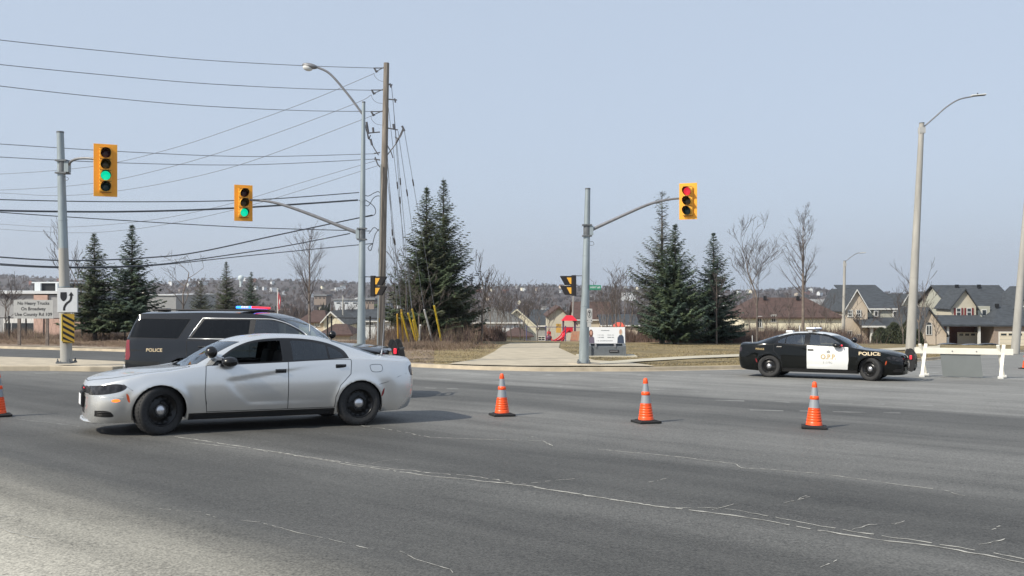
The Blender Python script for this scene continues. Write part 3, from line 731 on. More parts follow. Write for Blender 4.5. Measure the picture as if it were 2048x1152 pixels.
    for s in (1, -1):
        d = faces_to_obj(bm, reg['front_door'], 'front_door', root, [dp], 0, s)
        if doorpaint: d['label'] = 'white front door'
        faces_to_obj(bm, reg['trimF'], 'window_frame', d, ['trim'], 0, s, seam=False)
        if not (extras == 'silver' and s == 1): faces_to_obj(bm, reg['glF'], 'window', d, ['glass' if extras == 'silver' else 'glass_opp'], 0, s, seam=False)
        r_ = faces_to_obj(bm, reg['rear_door'], 'rear_door', root, [paint], 0, s)
        faces_to_obj(bm, reg['trimR'], 'window_frame', r_, ['trim'], 0, s, seam=False)
        faces_to_obj(bm, reg['glR'], 'window', r_, ['glass_dark' if extras == 'silver' else 'glass_opp'], 0, s, seam=False)
        faces_to_obj(bm, reg['glQ'], 'window', r_, ['glass_dark' if extras == 'silver' else 'glass_opp'], 0, s, seam=False)
        faces_to_obj(bm, reg['headlight'], 'headlight', root, ['lamp'], 0, s)
        faces_to_obj(bm, reg['tail_light'], 'tail_light', root, ['taild'], 0, s)
        faces_to_obj(bm, reg['mk'], 'side_marker', root, ['orangelens'], 0, s, seam=False)
        faces_to_obj(bm, reg['mkr'], 'side_marker', root, ['tail'], 0, s, seam=False)
        faces_to_obj(bm, reg['am'], 'side_marker', root, ['amber' if extras == 'silver' else paint], 0, s, seam=False)
        faces_to_obj(bm, reg['fog'], 'lower_grille', root, ['plastic'], 0, s, seam=False)
        # handles
        for par, hx, hz in ((d, -.235, .905), (r_, -1.20, .965)):
            y = on_body(bv, hx, hz, s, 0); h = MB()
            h.bevbox((hx, y-.004*s, hz), (.175, .018, .062), .008, 'trim')
            h.bevbox((hx, y+.014*s, hz+.004), (.165, .018, .026), .007, 'trim'); h.build('handle', par)
        # mirror
        mr = MB(); mr.ball((.56, s*1.01, 1.06), .1, 'trim', 16, 10, (1.25, 1.15, .78)); mr.box((.64, s*.905, 1.01), (.09, .09, .035), 'trim')
        if extras == 'opp': mr.bevbox((.715, s*1.02, 1.06), (.03, .12, .045), .008, 'redlit')
        else: mr.box((.71, s*1.0, 1.02), (.012, .10, .018), 'armgrey')
        mr.build('mirror', root)
        make_wheel(root, 1.526, s*.80, .362, .362, steer, s); make_wheel(root, -1.526, s*.80, .362, .362, 0, s)
    # wheel wells, underside, cabin
    wl = MB()
    for ax in (1.526, -1.526):
        for s in (1, -1):
            n = 18; vs = []
            for i in range(n+1):
                an = -.35+(math.pi+.7)*i/n; vs += [(ax+(ARCH_R+.004)*math.cos(an), s*.925, .36+(ARCH_R+.004)*math.sin(an)), (ax+.42*math.cos(an), s*.52, .36+.42*math.sin(an))]
            wl.add(vs, [(2*i, 2*i+1, 2*i+3, 2*i+2) for i in range(n)], 'well')
            wl.add([(ax, s*.52, .36)]+vs[1::2], [(0, i+1, i+2) for i in range(n)], 'well')
    wl.box((0, 0, .25), (4.7, 1.0, .05), 'well'); wl.box((0, 0, .24), (2.1, 1.7, .06), 'well')
    for ax in (1.526, -1.526): wl.tube([(ax, -.7, .36), (ax, .7, .36)], .04, 'well')
    wl.build('underbody', root)
    it = MB()
    it.box((-.2, 0, .34), (2.5, 1.72, .05), 'interior'); it.bevbox((.88, 0, .88), (.55, 1.6, .22), .06, 'interior')
    it.box((-1.65, 0, .95), (.7, 1.3, .18), 'interior')
    for s in (1, -1): it.box((-.25, s*.80, .68), (2.1, .05, .66), 'interior')
    it.build('interior', root)
    for s in (1, -1):
        st = MB(); st.bevbox((-.05, s*.38, .58), (.52, .5, .18), .05, 'seatm'); st.bevbox((-.33, s*.38, .90), (.15, .48, .62), .05, 'seatm', Matrix.Rotation(R(-12), 3, 'Y')); st.bevbox((-.43, s*.38, 1.26), (.10, .26, .17), .03, 'seatm')
        st.build('seat', root)
    rs = MB(); rs.bevbox((-1.25, 0, .85), (.2, 1.3, .55), .05, 'seatm', Matrix.Rotation(R(-15), 3, 'Y')); rs.bevbox((-.98, 0, .55), (.5, 1.3, .16), .05, 'seatm'); rs.build('rear_seat', root)
    if detail:
        pt = MB(); pt.box((-.52, 0, .80), (.02, 1.2, .55), 'interior')
        for k in range(9): pt.tube([(-.52, -.6+k*.15, 1.05), (-.56, -.6+k*.15*.95, 1.36)], .008, 'chromed' if k % 3 == 0 else 'interior', 5)
        for k in range(5): pt.tube([(-.55-k*.13, .66, 1.08), (-.57-k*.12, .60, 1.33)], .006, 'armgrey', 5)
        pt.build('partition', root)
        sw = MB(); mt = Matrix.Rotation(R(-65), 3, 'Y'); sw.lathe([(.17, -.012), (.185, 0), (.17, .012), (.155, 0), (.17, -.012)], 'interior', 24, 'z', (.50, .38, .98), True, mt); sw.box((.50, .38, .98), (.3, .03, .02), 'interior', mt); sw.build('steering_wheel', root)
        # grille bars, plate, lip
        g = MB()
        for k in range(4): g.box((2.478, 0, .625+k*.018), (.02, .62-abs(k-1.5)*.04, .006), 'rim')
        g.bevbox((2.487, .18, .675), (.012, .07, .016), .003, 'redlit'); g.build('grille_bars', root)
        if extras == 'silver':
            p = MB(); p.box((2.50, 0, .50), (.03, .36, .22), 'plastic'); p.bevbox((2.525, 0, .50), (.008, .31, .16), .003, 'plate'); p.build('license_plate', root)
            lp = MB(); lp.tube([(2.08, .72, .215), (2.25, .67, .205), (2.38, .56, .20), (2.475, .35, .20), (2.50, 0, .20), (2.475, -.35, .20), (2.38, -.56, .20), (2.25, -.67, .205), (2.08, -.72, .215)], .022, paint, 8); lp.build('bumper_lip', root)
            for sg_ in (1, -1):
                for kz in range(3): fs_ = MB(); fs_.tube([(x, on_body(bv, x, .30+kz*.025, sg_, .006), .30+kz*.025) for x in (2.18, 2.25, 2.32, 2.37)], .006, 'rim', 4); fs_.build('grille_slat', root)
                cs = MB(); cs.tube([(x, on_body(bv, x, .575-.03*(2.45-x), sg_, .001), .575-.03*(2.45-x)) for x in (2.02, 2.12, 2.22, 2.32, 2.40)], .005, paint, 5); cs.build('bumper_crease', root)
            an = MB(); an.tube([(-2.15, .2, 1.1), (-2.17, .2, 1.20)], .012, 'chromed', 8); an.tube([(-2.17, .2, 1.2), (-2.2, .2, 1.72)], .004, 'chromed', 5); an.lathe([(.035, 0), (.03, .02), (.001, .03)], 'plastic', 12, 'z', (-2.15, .2, 1.09)); an.build('antenna', root)
        # fuel door outline
        fd = MB(); pts = smoothpoly([(-1.70, .98), (-1.87, .98), (-1.90, .92), (-1.87, .87), (-1.73, .87), (-1.695, .92)], 4); pts.append(pts[0])
        if extras == 'silver': fd.tube([(x, on_body(bv, x, z, 1, .0), z) for x, z in pts], .004, 'seam', 4); fd.build('fuel_door', root)
        # bumper / fender joints
        for s in (1, -1):
            j = MB(); j.tube([(x, on_body(bv, x, z, s, 0), z) for x, z in [(1.90, .66), (1.98, .72), (2.03, .76)]], .003, 'seam', 4); j.build('panel_gap', root)
            j = MB(); j.tube([(x, on_body(bv, x, z, s, 0), z) for x, z in [(-1.84, .66), (-2.0, .70), (-2.2, .78), (-2.36, .83)]], .003, 'seam', 4); j.build('panel_gap', root)
            j = MB(); j.tube([(x, on_body(bv, x, z, s, 0), z) for x, z in [(.885, 1.0), (.90, .62), (.87, .45), (.86, .29)]], .0035, 'seam', 4); j.build('panel_gap', root)
    for s in (1,):
        sp = MB(); sp.ball((.80, s*.82, 1.20), .092, 'trim', 18, 12, (1, 1, 1)); sp.tube([(.76, s*.82, 1.15), (.62, s*.84, 1.11)], .014, 'chrome', 8); sp.box((.68, s*.835, 1.10), (.07, .03, .04), 'chrome'); sp.build('spotlight', root)
    if extras == 'opp':
        lb = MB(); lb.bevbox((-.30, 0, 1.535), (.28, 1.15, .022), .008, 'plastic'); lb.bevbox((-.30, 0, 1.56), (.26, 1.13, .035), .012, 'chromed'); lb.bevbox((-.30, -.46, 1.575), (.27, .24, .05), .018, 'whitelit'); lb.bevbox((-.30, .46, 1.575), (.27, .24, .05), .018, 'whitelit')
        for s in (1, -1): lb.box((-.30, s*.60, 1.475), (.12, .03, .07), 'chromed')
        lb.build('light_bar', root)
        rb = MB(); rb.bevbox((-1.05, 0, 1.46), (.22, .3, .07), .02, 'whitepaint'); rb.build('roof_box', root)
        ant = MB(); ant.tube([(-2.2, -.3, 1.1), (-2.21, -.3, 1.32)], .012, 'whitepl', 6); ant.build('antenna', root); ant = MB(); ant.tube([(-.75, .0, 1.47), (-.76, 0, 1.66)], .012, 'whitepl', 6); ant.build('antenna', root)
        push_bar(root, 2.5, .32, .98, .62)
        for s in (1, -1):
            decal(root, 'door_lettering', 'O.P.P.', 'gold', bv, .30, .70, s, .46, .155, .022)
            decal(root, 'unit_number', '1-190', 'greydecal', bv, .28, .52, s, .27, .075, .0)
            decal(root, 'fender_lettering', 'POLICE', 'paledecal', bv, 1.50, .825, s, .62, .105, .02)
            decal(root, 'rear_lettering', 'POLICE', 'gold', bv, -1.80, .90, s, .27, .06, .01)
            cr = MB(); pts = [(-.06, .05), (-.045, -.045), (.045, -.045), (.06, .05), (.025, .01), (0, .06), (-.025, .01)]; vs = []
            for q in pts: X = .30-q[0]*s; Z = .865+q[1]; vs.append((X, on_body(bv, X, Z, s, .005), Z))
            cr.add(vs, [tuple(range(len(vs)))], 'greydecal'); cr.build('crest', root, fix=False)
    bm.free()
    return root
def push_bar(root, x, z0, z1, yw):
    pb = MB()
    for s in (1, -1):
        outer = smoothpoly([(x+.02, z0, 1), (x+.14, z0-.02), (x+.20, z0+.18), (x+.20, z0+.42), (x+.10, z1-.04), (x-.02, z1), (x-.06, z1-.14), (x+.02, z1-.24), (x+.06, z0+.2)], 4)
        pb.prism(outer, s*.36-.012, s*.36+.012, 'plastic')
        pb.prism(smoothpoly([(x+.0, z1-.12), (x+.05, z1-.02), (x+.0, z1+.0), (x-.03, z1-.06)], 3), s*.36-.02, s*.36+.02, 'plastic')
    pb.bevbox((x+.19, 0, z0+.14), (.03, .74, .10), .01, 'plastic'); pb.bevbox((x+.19, 0, z0+.40), (.03, .74, .10), .01, 'plastic')
    pb.bevbox((x+.17, 0, z1-.2), (.03, .70, .05), .01, 'plastic')
    o = pb.build('push_bar', root)
    l = MB()
    for s in (1, -1): l.bevbox((x+.10, s*.40, z1-.25), (.06, .05, .12), .012, 'redlit')
    l.build('warning_light', o)
    return o
def place_car(root, x, y, yaw):
    n = Vector((.0085, .0365, 1)).normalized(); f = Vector((math.cos(yaw), math.sin(yaw), 0)); f = (f-n*f.dot(n)).normalized(); l = n.cross(f)
    root.matrix_world = Matrix(((f.x, l.x, n.x, x), (f.y, l.y, n.y, y), (f.z, l.z, n.z, plane(x, y)), (0, 0, 0, 1)))

SUV = [
 (2.66, .40, .45, .50, .62, .50, .95, .35, 1.02, 1.03), (2.60, .36, .72, .80, .65, .78, 1.0, .50, 1.07, 1.08), (2.48, .32, .86, .94, .68, .92, 1.04, .6, 1.10, 1.115), (2.2, .30, .92, 1.0, .72, .955, 1.09, .64, 1.13, 1.145),
 (1.7, .30, .94, 1.015, .74, .965, 1.13, .68, 1.165, 1.18), (1.3, .30, .95, 1.015, .74, .965, 1.155, .72, 1.19, 1.21), (1.15, .30, .95, 1.015, .74, .965, 1.165, .76, 1.22, 1.27), (.95, .30, .95, 1.015, .74, .965, 1.175, .77, 1.36, 1.42), (.65, .30, .95, 1.015, .74, .965, 1.19, .755, 1.57, 1.63),
 (.35, .30, .95, 1.015, .74, .965, 1.20, .74, 1.71, 1.77), (0, .30, .95, 1.015, .74, .965, 1.21, .73, 1.80, 1.845), (-.5, .30, .95, 1.015, .74, .965, 1.22, .725, 1.835, 1.88), (-1.3, .30, .95, 1.015, .74, .965, 1.23, .725, 1.84, 1.885), (-2.2, .30, .95, 1.015, .75, .965, 1.235, .73, 1.82, 1.87),
 (-2.7, .34, .93, 1.0, .76, .955, 1.235, .735, 1.81, 1.86), (-2.79, .36, .92, .99, .76, .95, 1.235, .74, 1.795, 1.85), (-2.83, .37, .91, .985, .77, .945, 1.23, .76, 1.70, 1.76), (-2.93, .42, .87, .97, .78, .93, 1.22, .79, 1.47, 1.52), (-3.0, .46, .80, .94, .78, .90, 1.20, .80, 1.30, 1.33), (-3.04, .50, .7, .86, .78, .80, 1.12, .70, 1.17, 1.18)]
def make_suv(name, label):
    root = thing(name, label, 'police car'); AX = (1.651, -1.651); AR = .46; HZ = .40
    def disp(x, z):
        return sum(.022*math.exp(-((math.hypot(x-ax, z-HZ)-AR-.015)/.06)**2) for ax in AX) - .012*math.exp(-((z-.98)/.02)**2)
    bm, pl = car_half(SUV, .06, disp); half = BVHTree.FromBMesh(bm)
    class BV:
        def ray_cast(s, o, d):
            if o.y < 0:
                h = half.ray_cast(Vector((o.x, -o.y, o.z)), Vector((d.x, -d.y, d.z))); return (Vector((h[0].x, -h[0].y, h[0].z)),) if h[0] else (None,)
            return half.ray_cast(o, d)
    bv = BV()
    Q = smoothpoly([(-1.60, 1.70, 1), (-2.70, 1.70, 1), (-2.86, 1.56), (-2.905, 1.285, 1), (-1.82, 1.265, 1)], 3)
    DL = smoothpoly([(1.06, 1.27, 1), (.86, 1.44), (.58, 1.60), (.25, 1.70), (0.05, 1.715, 1), (-1.34, 1.72, 1), (-1.60, 1.27, 1)], 4)
    GF = smoothpoly([(.98, 1.295, 1), (.80, 1.44), (.54, 1.585), (.22, 1.675), (0.02, 1.69, 1), (-.16, 1.69, 1), (-.16, 1.295, 1)], 4)
    GR = [(-.28, 1.69), (-1.30, 1.69), (-1.53, 1.295), (-.28, 1.295)]
    df = [(1.12, .45), (1.16, .9), (1.10, 1.22), (-.22, 1.24), (-.22, .45)]; dr = [(-.22, .45), (-.22, 1.24), (-1.62, 1.24), (-1.60, .9), (-1.22, .75), (-1.12, .45)]
    TL = [(-3.1, 1.24), (-2.90, 1.24), (-2.86, .88), (-2.89, .80), (-3.1, .80)]; HL = [(2.7, 1.0), (2.35, 1.0), (2.35, .84), (2.7, .82)]
    for ax in AX: cut(bm, circle(ax, HZ, AR), flt=lambda f: f.calc_center_median().y > .3 and f[pl] < 2)
    for q in (Q, DL, GF, GR, df, dr, TL, HL): cut(bm, q, flt=lambda f: f[pl] < 3 and f.calc_center_median().y > .4)
    WS = smoothpoly([(1.28, 0, 1), (1.24, .35), (1.12, .74, 1), (.70, .74), (.33, .70, 1), (.42, .4), (.46, 0, 1)], 4)
    HD = [(1.34, 0), (1.2, .84), (2.3, .84), (2.55, .5), (2.6, 0)]
    for q in (WS, HD): cut(bm, q, axes=(0, 1), flt=lambda f: f[pl] in (2, 3) or (f[pl] == 1 and f.calc_center_median().z > .9))
    bm.normal_update(); reg = {}
    for f in bm.faces:
        c = f.calc_center_median(); x, y, z, p = c.x, c.y, c.z, f[pl]; k = 'body'
        if p < 2 and y > .3 and any(math.hypot(x-ax, z-HZ) < AR-.002 for ax in AX): continue
        if p in (2, 3) and inside(WS, x, y): k = 'windshield'
        elif p in (1, 2) and inside(Q, x, z): k = 'q'
        elif p in (1, 2) and inside(DL, x, z): k = 'gF' if inside(GF, x, z) else 'gR' if inside(GR, x, z) else ('tF' if x > -.22 else 'tR')
        elif p < 3 and inside(TL, x, z): k = 'tail_light'
        elif p < 3 and y > .4 and inside(HL, x, z): k = 'headlight'
        elif p < 2 and inside(df, x, z): k = 'front_door'
        elif p < 2 and inside(dr, x, z): k = 'rear_door'
        elif p in (1, 2, 3) and z > .95 and inside(HD, x, y): k = 'hood'
        elif x < -2.93 and p == 3 and z > 1.3: k = 'rear_window'
        reg.setdefault(k, []).append(f)
    bm.verts.index_update(); P_ = 'suvpaint'
    faces_to_obj(bm, reg['body'], 'body', root, [P_], 0, 2, seam=False); faces_to_obj(bm, reg['hood'], 'hood', root, [P_], 0, 2)
    faces_to_obj(bm, reg['windshield'], 'windshield', root, ['glass'], 0, 2)
    if 'rear_window' in reg: faces_to_obj(bm, reg['rear_window'], 'rear_window', root, ['glass_suv'], 0, 2)
    for s in (1, -1):
        d = faces_to_obj(bm, reg['front_door'], 'front_door', root, [P_], 0, s); r_ = faces_to_obj(bm, reg['rear_door'], 'rear_door', root, [P_], 0, s)
        faces_to_obj(bm, reg['q'], 'rear_side_window', root, ['glass_suv'], 0, s)
        for par, nm, fk, g in ((d, 'window', 'gF', 'glass'), (d, 'window_frame', 'tF', 'trim'), (r_, 'window', 'gR', 'glass_suv'), (r_, 'window_frame', 'tR', 'trim')): faces_to_obj(bm, reg[fk], nm, par, [g], 0, s, seam=False)
        faces_to_obj(bm, reg['tail_light'], 'tail_light', root, ['tail'], 0, s); faces_to_obj(bm, reg['headlight'], 'headlight', root, ['lamp'], 0, s)
        ct = MB(); pp = DL+[DL[0]]; ct.tube([(x, on_body(bv, x, z, s, .002), z) for x, z in pp], .011, 'chromed', 6); ct.build('chrome_trim', root)
        for par, hx in ((d, -.06), (r_, -1.25)):
            h = MB(); y = on_body(bv, hx, 1.10, s, 0); h.bevbox((hx, y+.02*s, 1.10), (.2, .03, .03), .01, 'trim'); h.build('handle', par)
        mr = MB(); mr.bevbox((.82, s*1.13, 1.30), (.14, .22, .19), .05, 'trim'); mr.box((.86, s*1.0, 1.24), (.08, .12, .05), 'trim'); mr.build('mirror', root)
        rr = MB(); rr.tube([(-.2, s*.66, 1.90), (-2.5, s*.66, 1.90)], .018, 'plastic', 6); rr.build('roof_rail', root)
        decal(root, 'side_lettering', 'POLICE', 'paledecal', bv, -2.32, 1.02, s, .36, .075, .02)
        for ax in AX: make_wheel(root, ax, s*.86, HZ, .40, 0, s, .26)
        if s < 0: continue
        sp = MB(); sp.ball((1.12, s*.86, 1.36), .09, 'trim', 14, 9); sp.tube([(1.1, s*.86, 1.3), (.98, s*.88, 1.24)], .014, 'chrome', 6); sp.build('spotlight', root)
    wl = MB()
    for ax in AX:
        for s in (1, -1):
            n = 16; vs = []
            for i in range(n+1):
                an = -.3+(math.pi+.6)*i/n; vs += [(ax+(AR+.004)*math.cos(an), s*.99, HZ+(AR+.004)*math.sin(an)), (ax+.5*math.cos(an), s*.55, HZ+.5*math.sin(an))]
            wl.add(vs, [(2*i, 2*i+1, 2*i+3, 2*i+2) for i in range(n)], 'well'); wl.add([(ax, s*.55, HZ)]+vs[1::2], [(0, i+1, i+2) for i in range(n)], 'well')
    wl.box((-.2, 0, .36), (5.2, 1.05, .06), 'well'); wl.box((0, 0, .36), (2.2, 1.8, .06), 'well'); wl.build('underbody', root)
    it = MB(); it.box((-.9, 0, .50), (3.6, 1.8, .05), 'interior'); it.bevbox((.95, 0, 1.08), (.5, 1.7, .2), .06, 'interior'); it.build('interior', root)
    for sx in (0.0, -1.0):
        for s in (1, -1):
            st = MB(); st.bevbox((sx+.1, s*.42, .78), (.55, .52, .2), .05, 'seatm'); st.bevbox((sx-.2, s*.42, 1.15), (.16, .5, .65), .05, 'seatm'); st.bevbox((sx-.24, s*.42, 1.56), (.1, .26, .16), .03, 'seatm'); st.build('seat', root)
    lb = MB(); X = -.48; lb.bevbox((X, 0, 1.92), (.30, 1.25, .03), .01, 'plastic')
    for k, mm in enumerate(('bluelit', 'bluelit', 'whitelit', 'whitelit', 'whitelit', 'bluelit', 'redlit')):
        lb.bevbox((X-.17+k*.057, 0, 1.968), (.052, 1.22, .05), .014, mm)
    lb.build('light_bar', root)
    rk = MB(); rk.bevbox((-2.55, .0, 1.905), (.25, .25, .07), .03, 'trim'); rk.build('roof_antenna', root)
    an = MB(); an.tube([(.95, -.5, 1.45), (.955, -.5, 1.62)], .012, 'whitepl', 6); an.build('antenna', root)
    bp = MB(); bp.bevbox((-3.03, 0, .60), (.14, 1.70, .2), .05, 'armgrey'); bp.build('rear_bumper', root)
    push_bar(root, 2.74, .45, 1.28, .6); bm.free()
    return root
c1 = make_sedan('unmarked_police_sedan', 'silver unmarked police sedan with black steel wheels, parked across the near lane', None, 'silver', extras='silver', steer=.38)
place_car(c1, -4.24, 15.0, R(209))
c2 = make_sedan('marked_police_sedan', 'black and white police sedan with gold lettering on its white door', None, 'blackpaint', 'whitepaint', 'whitepaint', extras='opp', steer=-.42)
place_car(c2, 9.95, 29.5, R(-29))
c3 = make_suv('police_suv', 'dark police SUV with lit blue and red roof lights, standing behind the silver sedan')
place_car(c3, -5.4, 20.9, R(-3))

# ------------------------------------------------------------------ signals, poles, wires
def yawm(d): return Matrix.Rotation(R(d), 3, 'Z')
def curve_pts(pts, n=6):
    pts = [Vector(p) for p in pts]; out = []
    for i in range(len(pts)-1):
        p0, p1, p2, p3 = pts[max(i-1, 0)], pts[i], pts[i+1], pts[min(i+2, len(pts)-1)]
        for k in range(n):
            t = k/n; out.append(.5*((2*p1)+(-p0+p2)*t+(2*p0-5*p1+4*p2-p3)*t*t+(-p0+3*p1-3*p2+p3)*t**3))
    out.append(pts[-1]); return out
def signal_head(parent, c, yaw, lenses, loc0, w_=.66):
    """c: world centre, loc0: world location of the parent root"""
    n = len(lenses); h = n*.356+.26; m_ = yawm(yaw); c = Vector(c)-Vector(loc0)
    hd = MB(); hd.bevbox(c, (.36, .16, n*.356-.02), .02, 'sigy2', m_)
    hd.bevbox(c-m_ @ Vector((0, -.10, 0)), (.30, .10, n*.356-.06), .02, 'sigy2', m_)
    for i in range(n+1): hd.box(c+m_ @ Vector((0, -.084, (n/2-i)*.356)), (.34, .012, .014), 'visin', m_)
    for i in range(n*3): hd.box(c+m_ @ Vector((-.185, -.07, (n/2-(i+.5)/3)*.356)), (.02, .03, .03), 'sigy2', m_)
    head = hd.build('signal_head', parent)
    bp = MB(); bp.bevbox(c+m_ @ Vector((0, .02, 0)), (w_, .012, h), .005, 'sigy', m_); bp.build('backplate', head)
    for i, ln in enumerate(lenses):
        lc = c+m_ @ Vector((0, -.086, (n/2-i-.5)*.356))
        l = MB(); l.lathe([(.001, -.03), (.07, -.024), (.12, -.008), (.145, 0)], ln, 20, 'y', lc, True, m_); l.build('lens', head)
        v = MB(); N = 22
        for rr, mm in ((.158, 'sigy2'), (.150, 'visin')):
            vs = []
            for k in range(N+1):
                an = R(-62)+R(304)*k/N; x, z = rr*math.cos(an), rr*math.sin(an)
                L_ = .10+.20*ss((z+.10)/.22)
                vs += [lc+m_ @ Vector((x, 0, z)), lc+m_ @ Vector((x, -L_, z))]
            v.add(vs, [(2*k, 2*k+1, 2*k+3, 2*k+2) for k in range(N)], mm, True)
        v.build('visor', head, fix=False)
    return head
def ped_head(parent, c, s, loc0):
    """two-section head seen edge-on, visors opening towards s (+1 right, -1 left)"""
    c = Vector(c)-Vector(loc0); hd = MB()
    hd.bevbox(c, (.16, .40, .76), .02, 'visin'); hd.bevbox(c+Vector((s*.085, 0, 0)), (.03, .36, .72), .01, 'signblk')
    h = hd.build('pedestrian_head', parent)
    for dz in (.18, -.18):
        v = MB(); x0 = s*.10; z0 = c.z+dz
        for yy in (-.17, .17):
            A = [(c.x+x0, z0+.165), (c.x+x0+s*.40, z0+.16), (c.x+x0+s*.22, z0-.165), (c.x+x0, z0-.165)]
            v.prism(A, c.y+yy-.006, c.y+yy+.006, 'visin')
            B = [(c.x+x0, z0+.11), (c.x+x0+s*.17, z0+.11), (c.x+x0+s*.05, z0-.12), (c.x+x0, z0-.12)]
            v.prism(B, c.y+yy-.012, c.y+yy-.007, 'sigy2')
        v.box((c.x+x0+s*.2, c.y, z0+.165), (.40, .34, .012), 'visin'); v.build('visor', h)
    return h
def base_bolts(parent, r, m='galvd'):
    b = MB(); b.box((0, 0, .03), (r*2.5, r*2.5, .05), m)
    for sx in (-1, 1):
        for sy in (-1, 1): b.tube([(sx*r*1.02, sy*r*1.02, 0), (sx*r*1.02, sy*r*1.02, .16)], .02, m, 6); b.tube([(sx*r*1.02, sy*r*1.02, .06), (sx*r*1.02, sy*r*1.02, .10)], .04, m, 6)
    return b.build('base_plate', parent)
def rel(pts, o): return [Vector(p)-Vector(o) for p in pts]
def pole_tube(parent, o, bot, top, r0, r1, m, m2=None, split=.5):
    b, t = Vector(bot)-Vector(o), Vector(top)-Vector(o); mb = MB(); n = 10
    pts = [b.lerp(t, i/n) for i in range(n+1)]; rs = [r0+(r1-r0)*i/n for i in range(n+1)]
    k = int(n*split) if m2 else n
    mb.tube(pts[:k+1], rs[:k+1], m, 16)
    if m2: mb.tube(pts[k:], rs[k:], m2, 16)
    for q in (.33, .62): mb.tube([b.lerp(t, q), b.lerp(t, q+.004)], r0+(r1-r0)*q+.008, m2 or m, 16)
    mb.tube([t, t+Vector((0, 0, .05))], r1*1.06, 'galvd', 16)
    return mb.build('pole', parent)
def clamp(parent, c, r, s=1):
    mb = MB(); mb.tube([c+Vector((0, 0, -.22)), c+Vector((0, 0, .22))], r*1.12, 'galvd', 16)
    for dz in (-.2, .2): mb.box(c+Vector((0, 0, dz)), (r*2.9, r*2.7, .05), 'galvd')
    mb.box(c+Vector((s*r*1.3, -.02, 0)), (r*1.1, .2, .34), 'galv'); return mb.build('bracket', parent)

# signal pole on the median, four-section head, keep-right sign and hazard board
Y = 30; o = P(133, 726.5, Y)
t = thing('traffic_signal_pole', 'grey traffic signal pole on the median carrying a four-light signal and a keep-right sign', 'traffic signal', o)
pole_tube(t, o, o, P(120.5, 266, Y), .185, .108, 'concpole', 'galv', .5); base_bolts(t, .19)
bc = P(125.5, 334, Y)-o; clamp(t, bc, .125)
mb = MB(); mb.tube(curve_pts(rel([P(135, 334, Y), P(142, 323, Y-.1), P(155, 317.5, Y-.2), P(175, 316.5, Y-.3), P(198, 319, Y-.35)], o)), .042, 'armgrey', 10); mb.build('arm', t)
signal_head(t, P(211, 340.5, Y-.35), 26, ['lensoff_r', 'lensoff_y', 'greenlit', 'lensoff_g'], o, .70)
mb = MB(); mb.lathe([(.085, 0)]*2, 'galvd', 3); mb = MB(); mb.tube([P(130+9*math.cos(q), 358+0+4.2*math.sin(q), Y)-o+Vector((0, -.06, 0)) for q in [k*.63 for k in range(11)]], .008, 'galvd', 5); mb.build('cable_loop', t)
sg = MB(); m_ = yawm(8); c = P(135, 600.5, Y-.25)-o; sg.bevbox(c, (.61, .02, .77), .008, 'signw', m_)
sg.box(c+Vector((0, .012, 0)), (.64, .01, .80), 'signgrey', m_)
def flat(mb, poly, c, m, mtx, dy=-.014): mb.add([Vector(c)+mtx @ Vector((x, dy, z)) for x, z in poly], [tuple(range(len(poly)))], m)
flat(sg, smoothpoly([(-.21, .26, 1), (-.02, .26, 1), (-.02, .07), (-.115, -.03), (-.21, .07)], 4), c, 'signblk', m_)
ar = [(-.10, -.33), (-.09, -.22), (-.02, -.10), (.08, -.02), (.115, .08), (.115, .17)]
L_ = curve_pts([(x, 0, z) for x, z in ar], 4)
for p, q in zip(L_, L_[1:]): d = (q-p).normalized(); s_ = Vector((-d.z, 0, d.x))*.035; flat(sg, [((p+s_).x, (p+s_).z), ((q+s_).x, (q+s_).z), ((q-s_).x, (q-s_).z), ((p-s_).x, (p-s_).z)], c, 'signblk', m_)
flat(sg, [(.035, .15), (.195, .15), (.115, .27)], c, 'signblk', m_)
sg.build('keep_right_sign', t, fix=False)
hz = MB(); c = P(137, 657, Y-.25)-o; m2_ = yawm(28); hz.box(c, (.34, .015, .94), 'yellowd', m2_)
hz.box(c+m2_ @ Vector((-.19, .12, .03)), (.02, .26, .86), 'yellow', m2_)
for k in range(6):
    z = .47-.18*k
    pg = [(-.165, z), (-.165, z-.085), (.165, z-.285), (.165, z-.20)]
    pg = [(x, max(-.465, min(.465, zz))) for x, zz in pg]; flat(hz, pg, c, 'signblk', m2_, -.012)
hz.build('hazard_board', t, fix=False)

# street light with signal arm beside the wooden pole
Y = 34; o = Vector((P(722, 0, Y).x, Y, zt(P(722, 0, Y).x, Y)))
t = thing('street_light', 'tall grey street light with cobra head, carrying a three-light signal showing green', 'street light', o)
pole_tube(t, o, o, P(727.3, 206, Y), .165, .062, 'galv'); base_bolts(t, .17)
mb = MB(); mb.tube(curve_pts(rel([P(725, 228, Y), P(700, 194, Y), P(672, 160, Y), P(655, 144, Y), P(637, 135.5, Y), P(628, 133, Y)], o)), .042, 'armgrey', 10); mb.build('lamp_arm', t)
mb = MB(); c = P(620, 132, Y)-o; mt = Matrix.Rotation(R(11), 3, 'Y')
mb.ball(c, .30, 'armgrey', 16, 10, (1.0, .5, .34), mt); mb.ball(c+Vector((-.08, 0, -.06)), .20, 'whitepl', 16, 10, (.95, .7, .62), mt); mb.build('lamp_head', t)
clamp(t, P(724, 468, Y)-o, .115, -1)
mb = MB(); mb.tube(curve_pts(rel([P(722, 468, Y), P(690, 456, Y), P(620, 428.5, Y), P(570, 411, Y), P(535, 402.5, Y), P(500, 400, Y)], o)), [.075-.035*i/30 for i in range(31)], 'armgrey', 10); mb.build('signal_arm', t)
signal_head(t, P(487, 406, Y), 26, ['lensoff_r', 'lensoff_y', 'greenlit'], o)
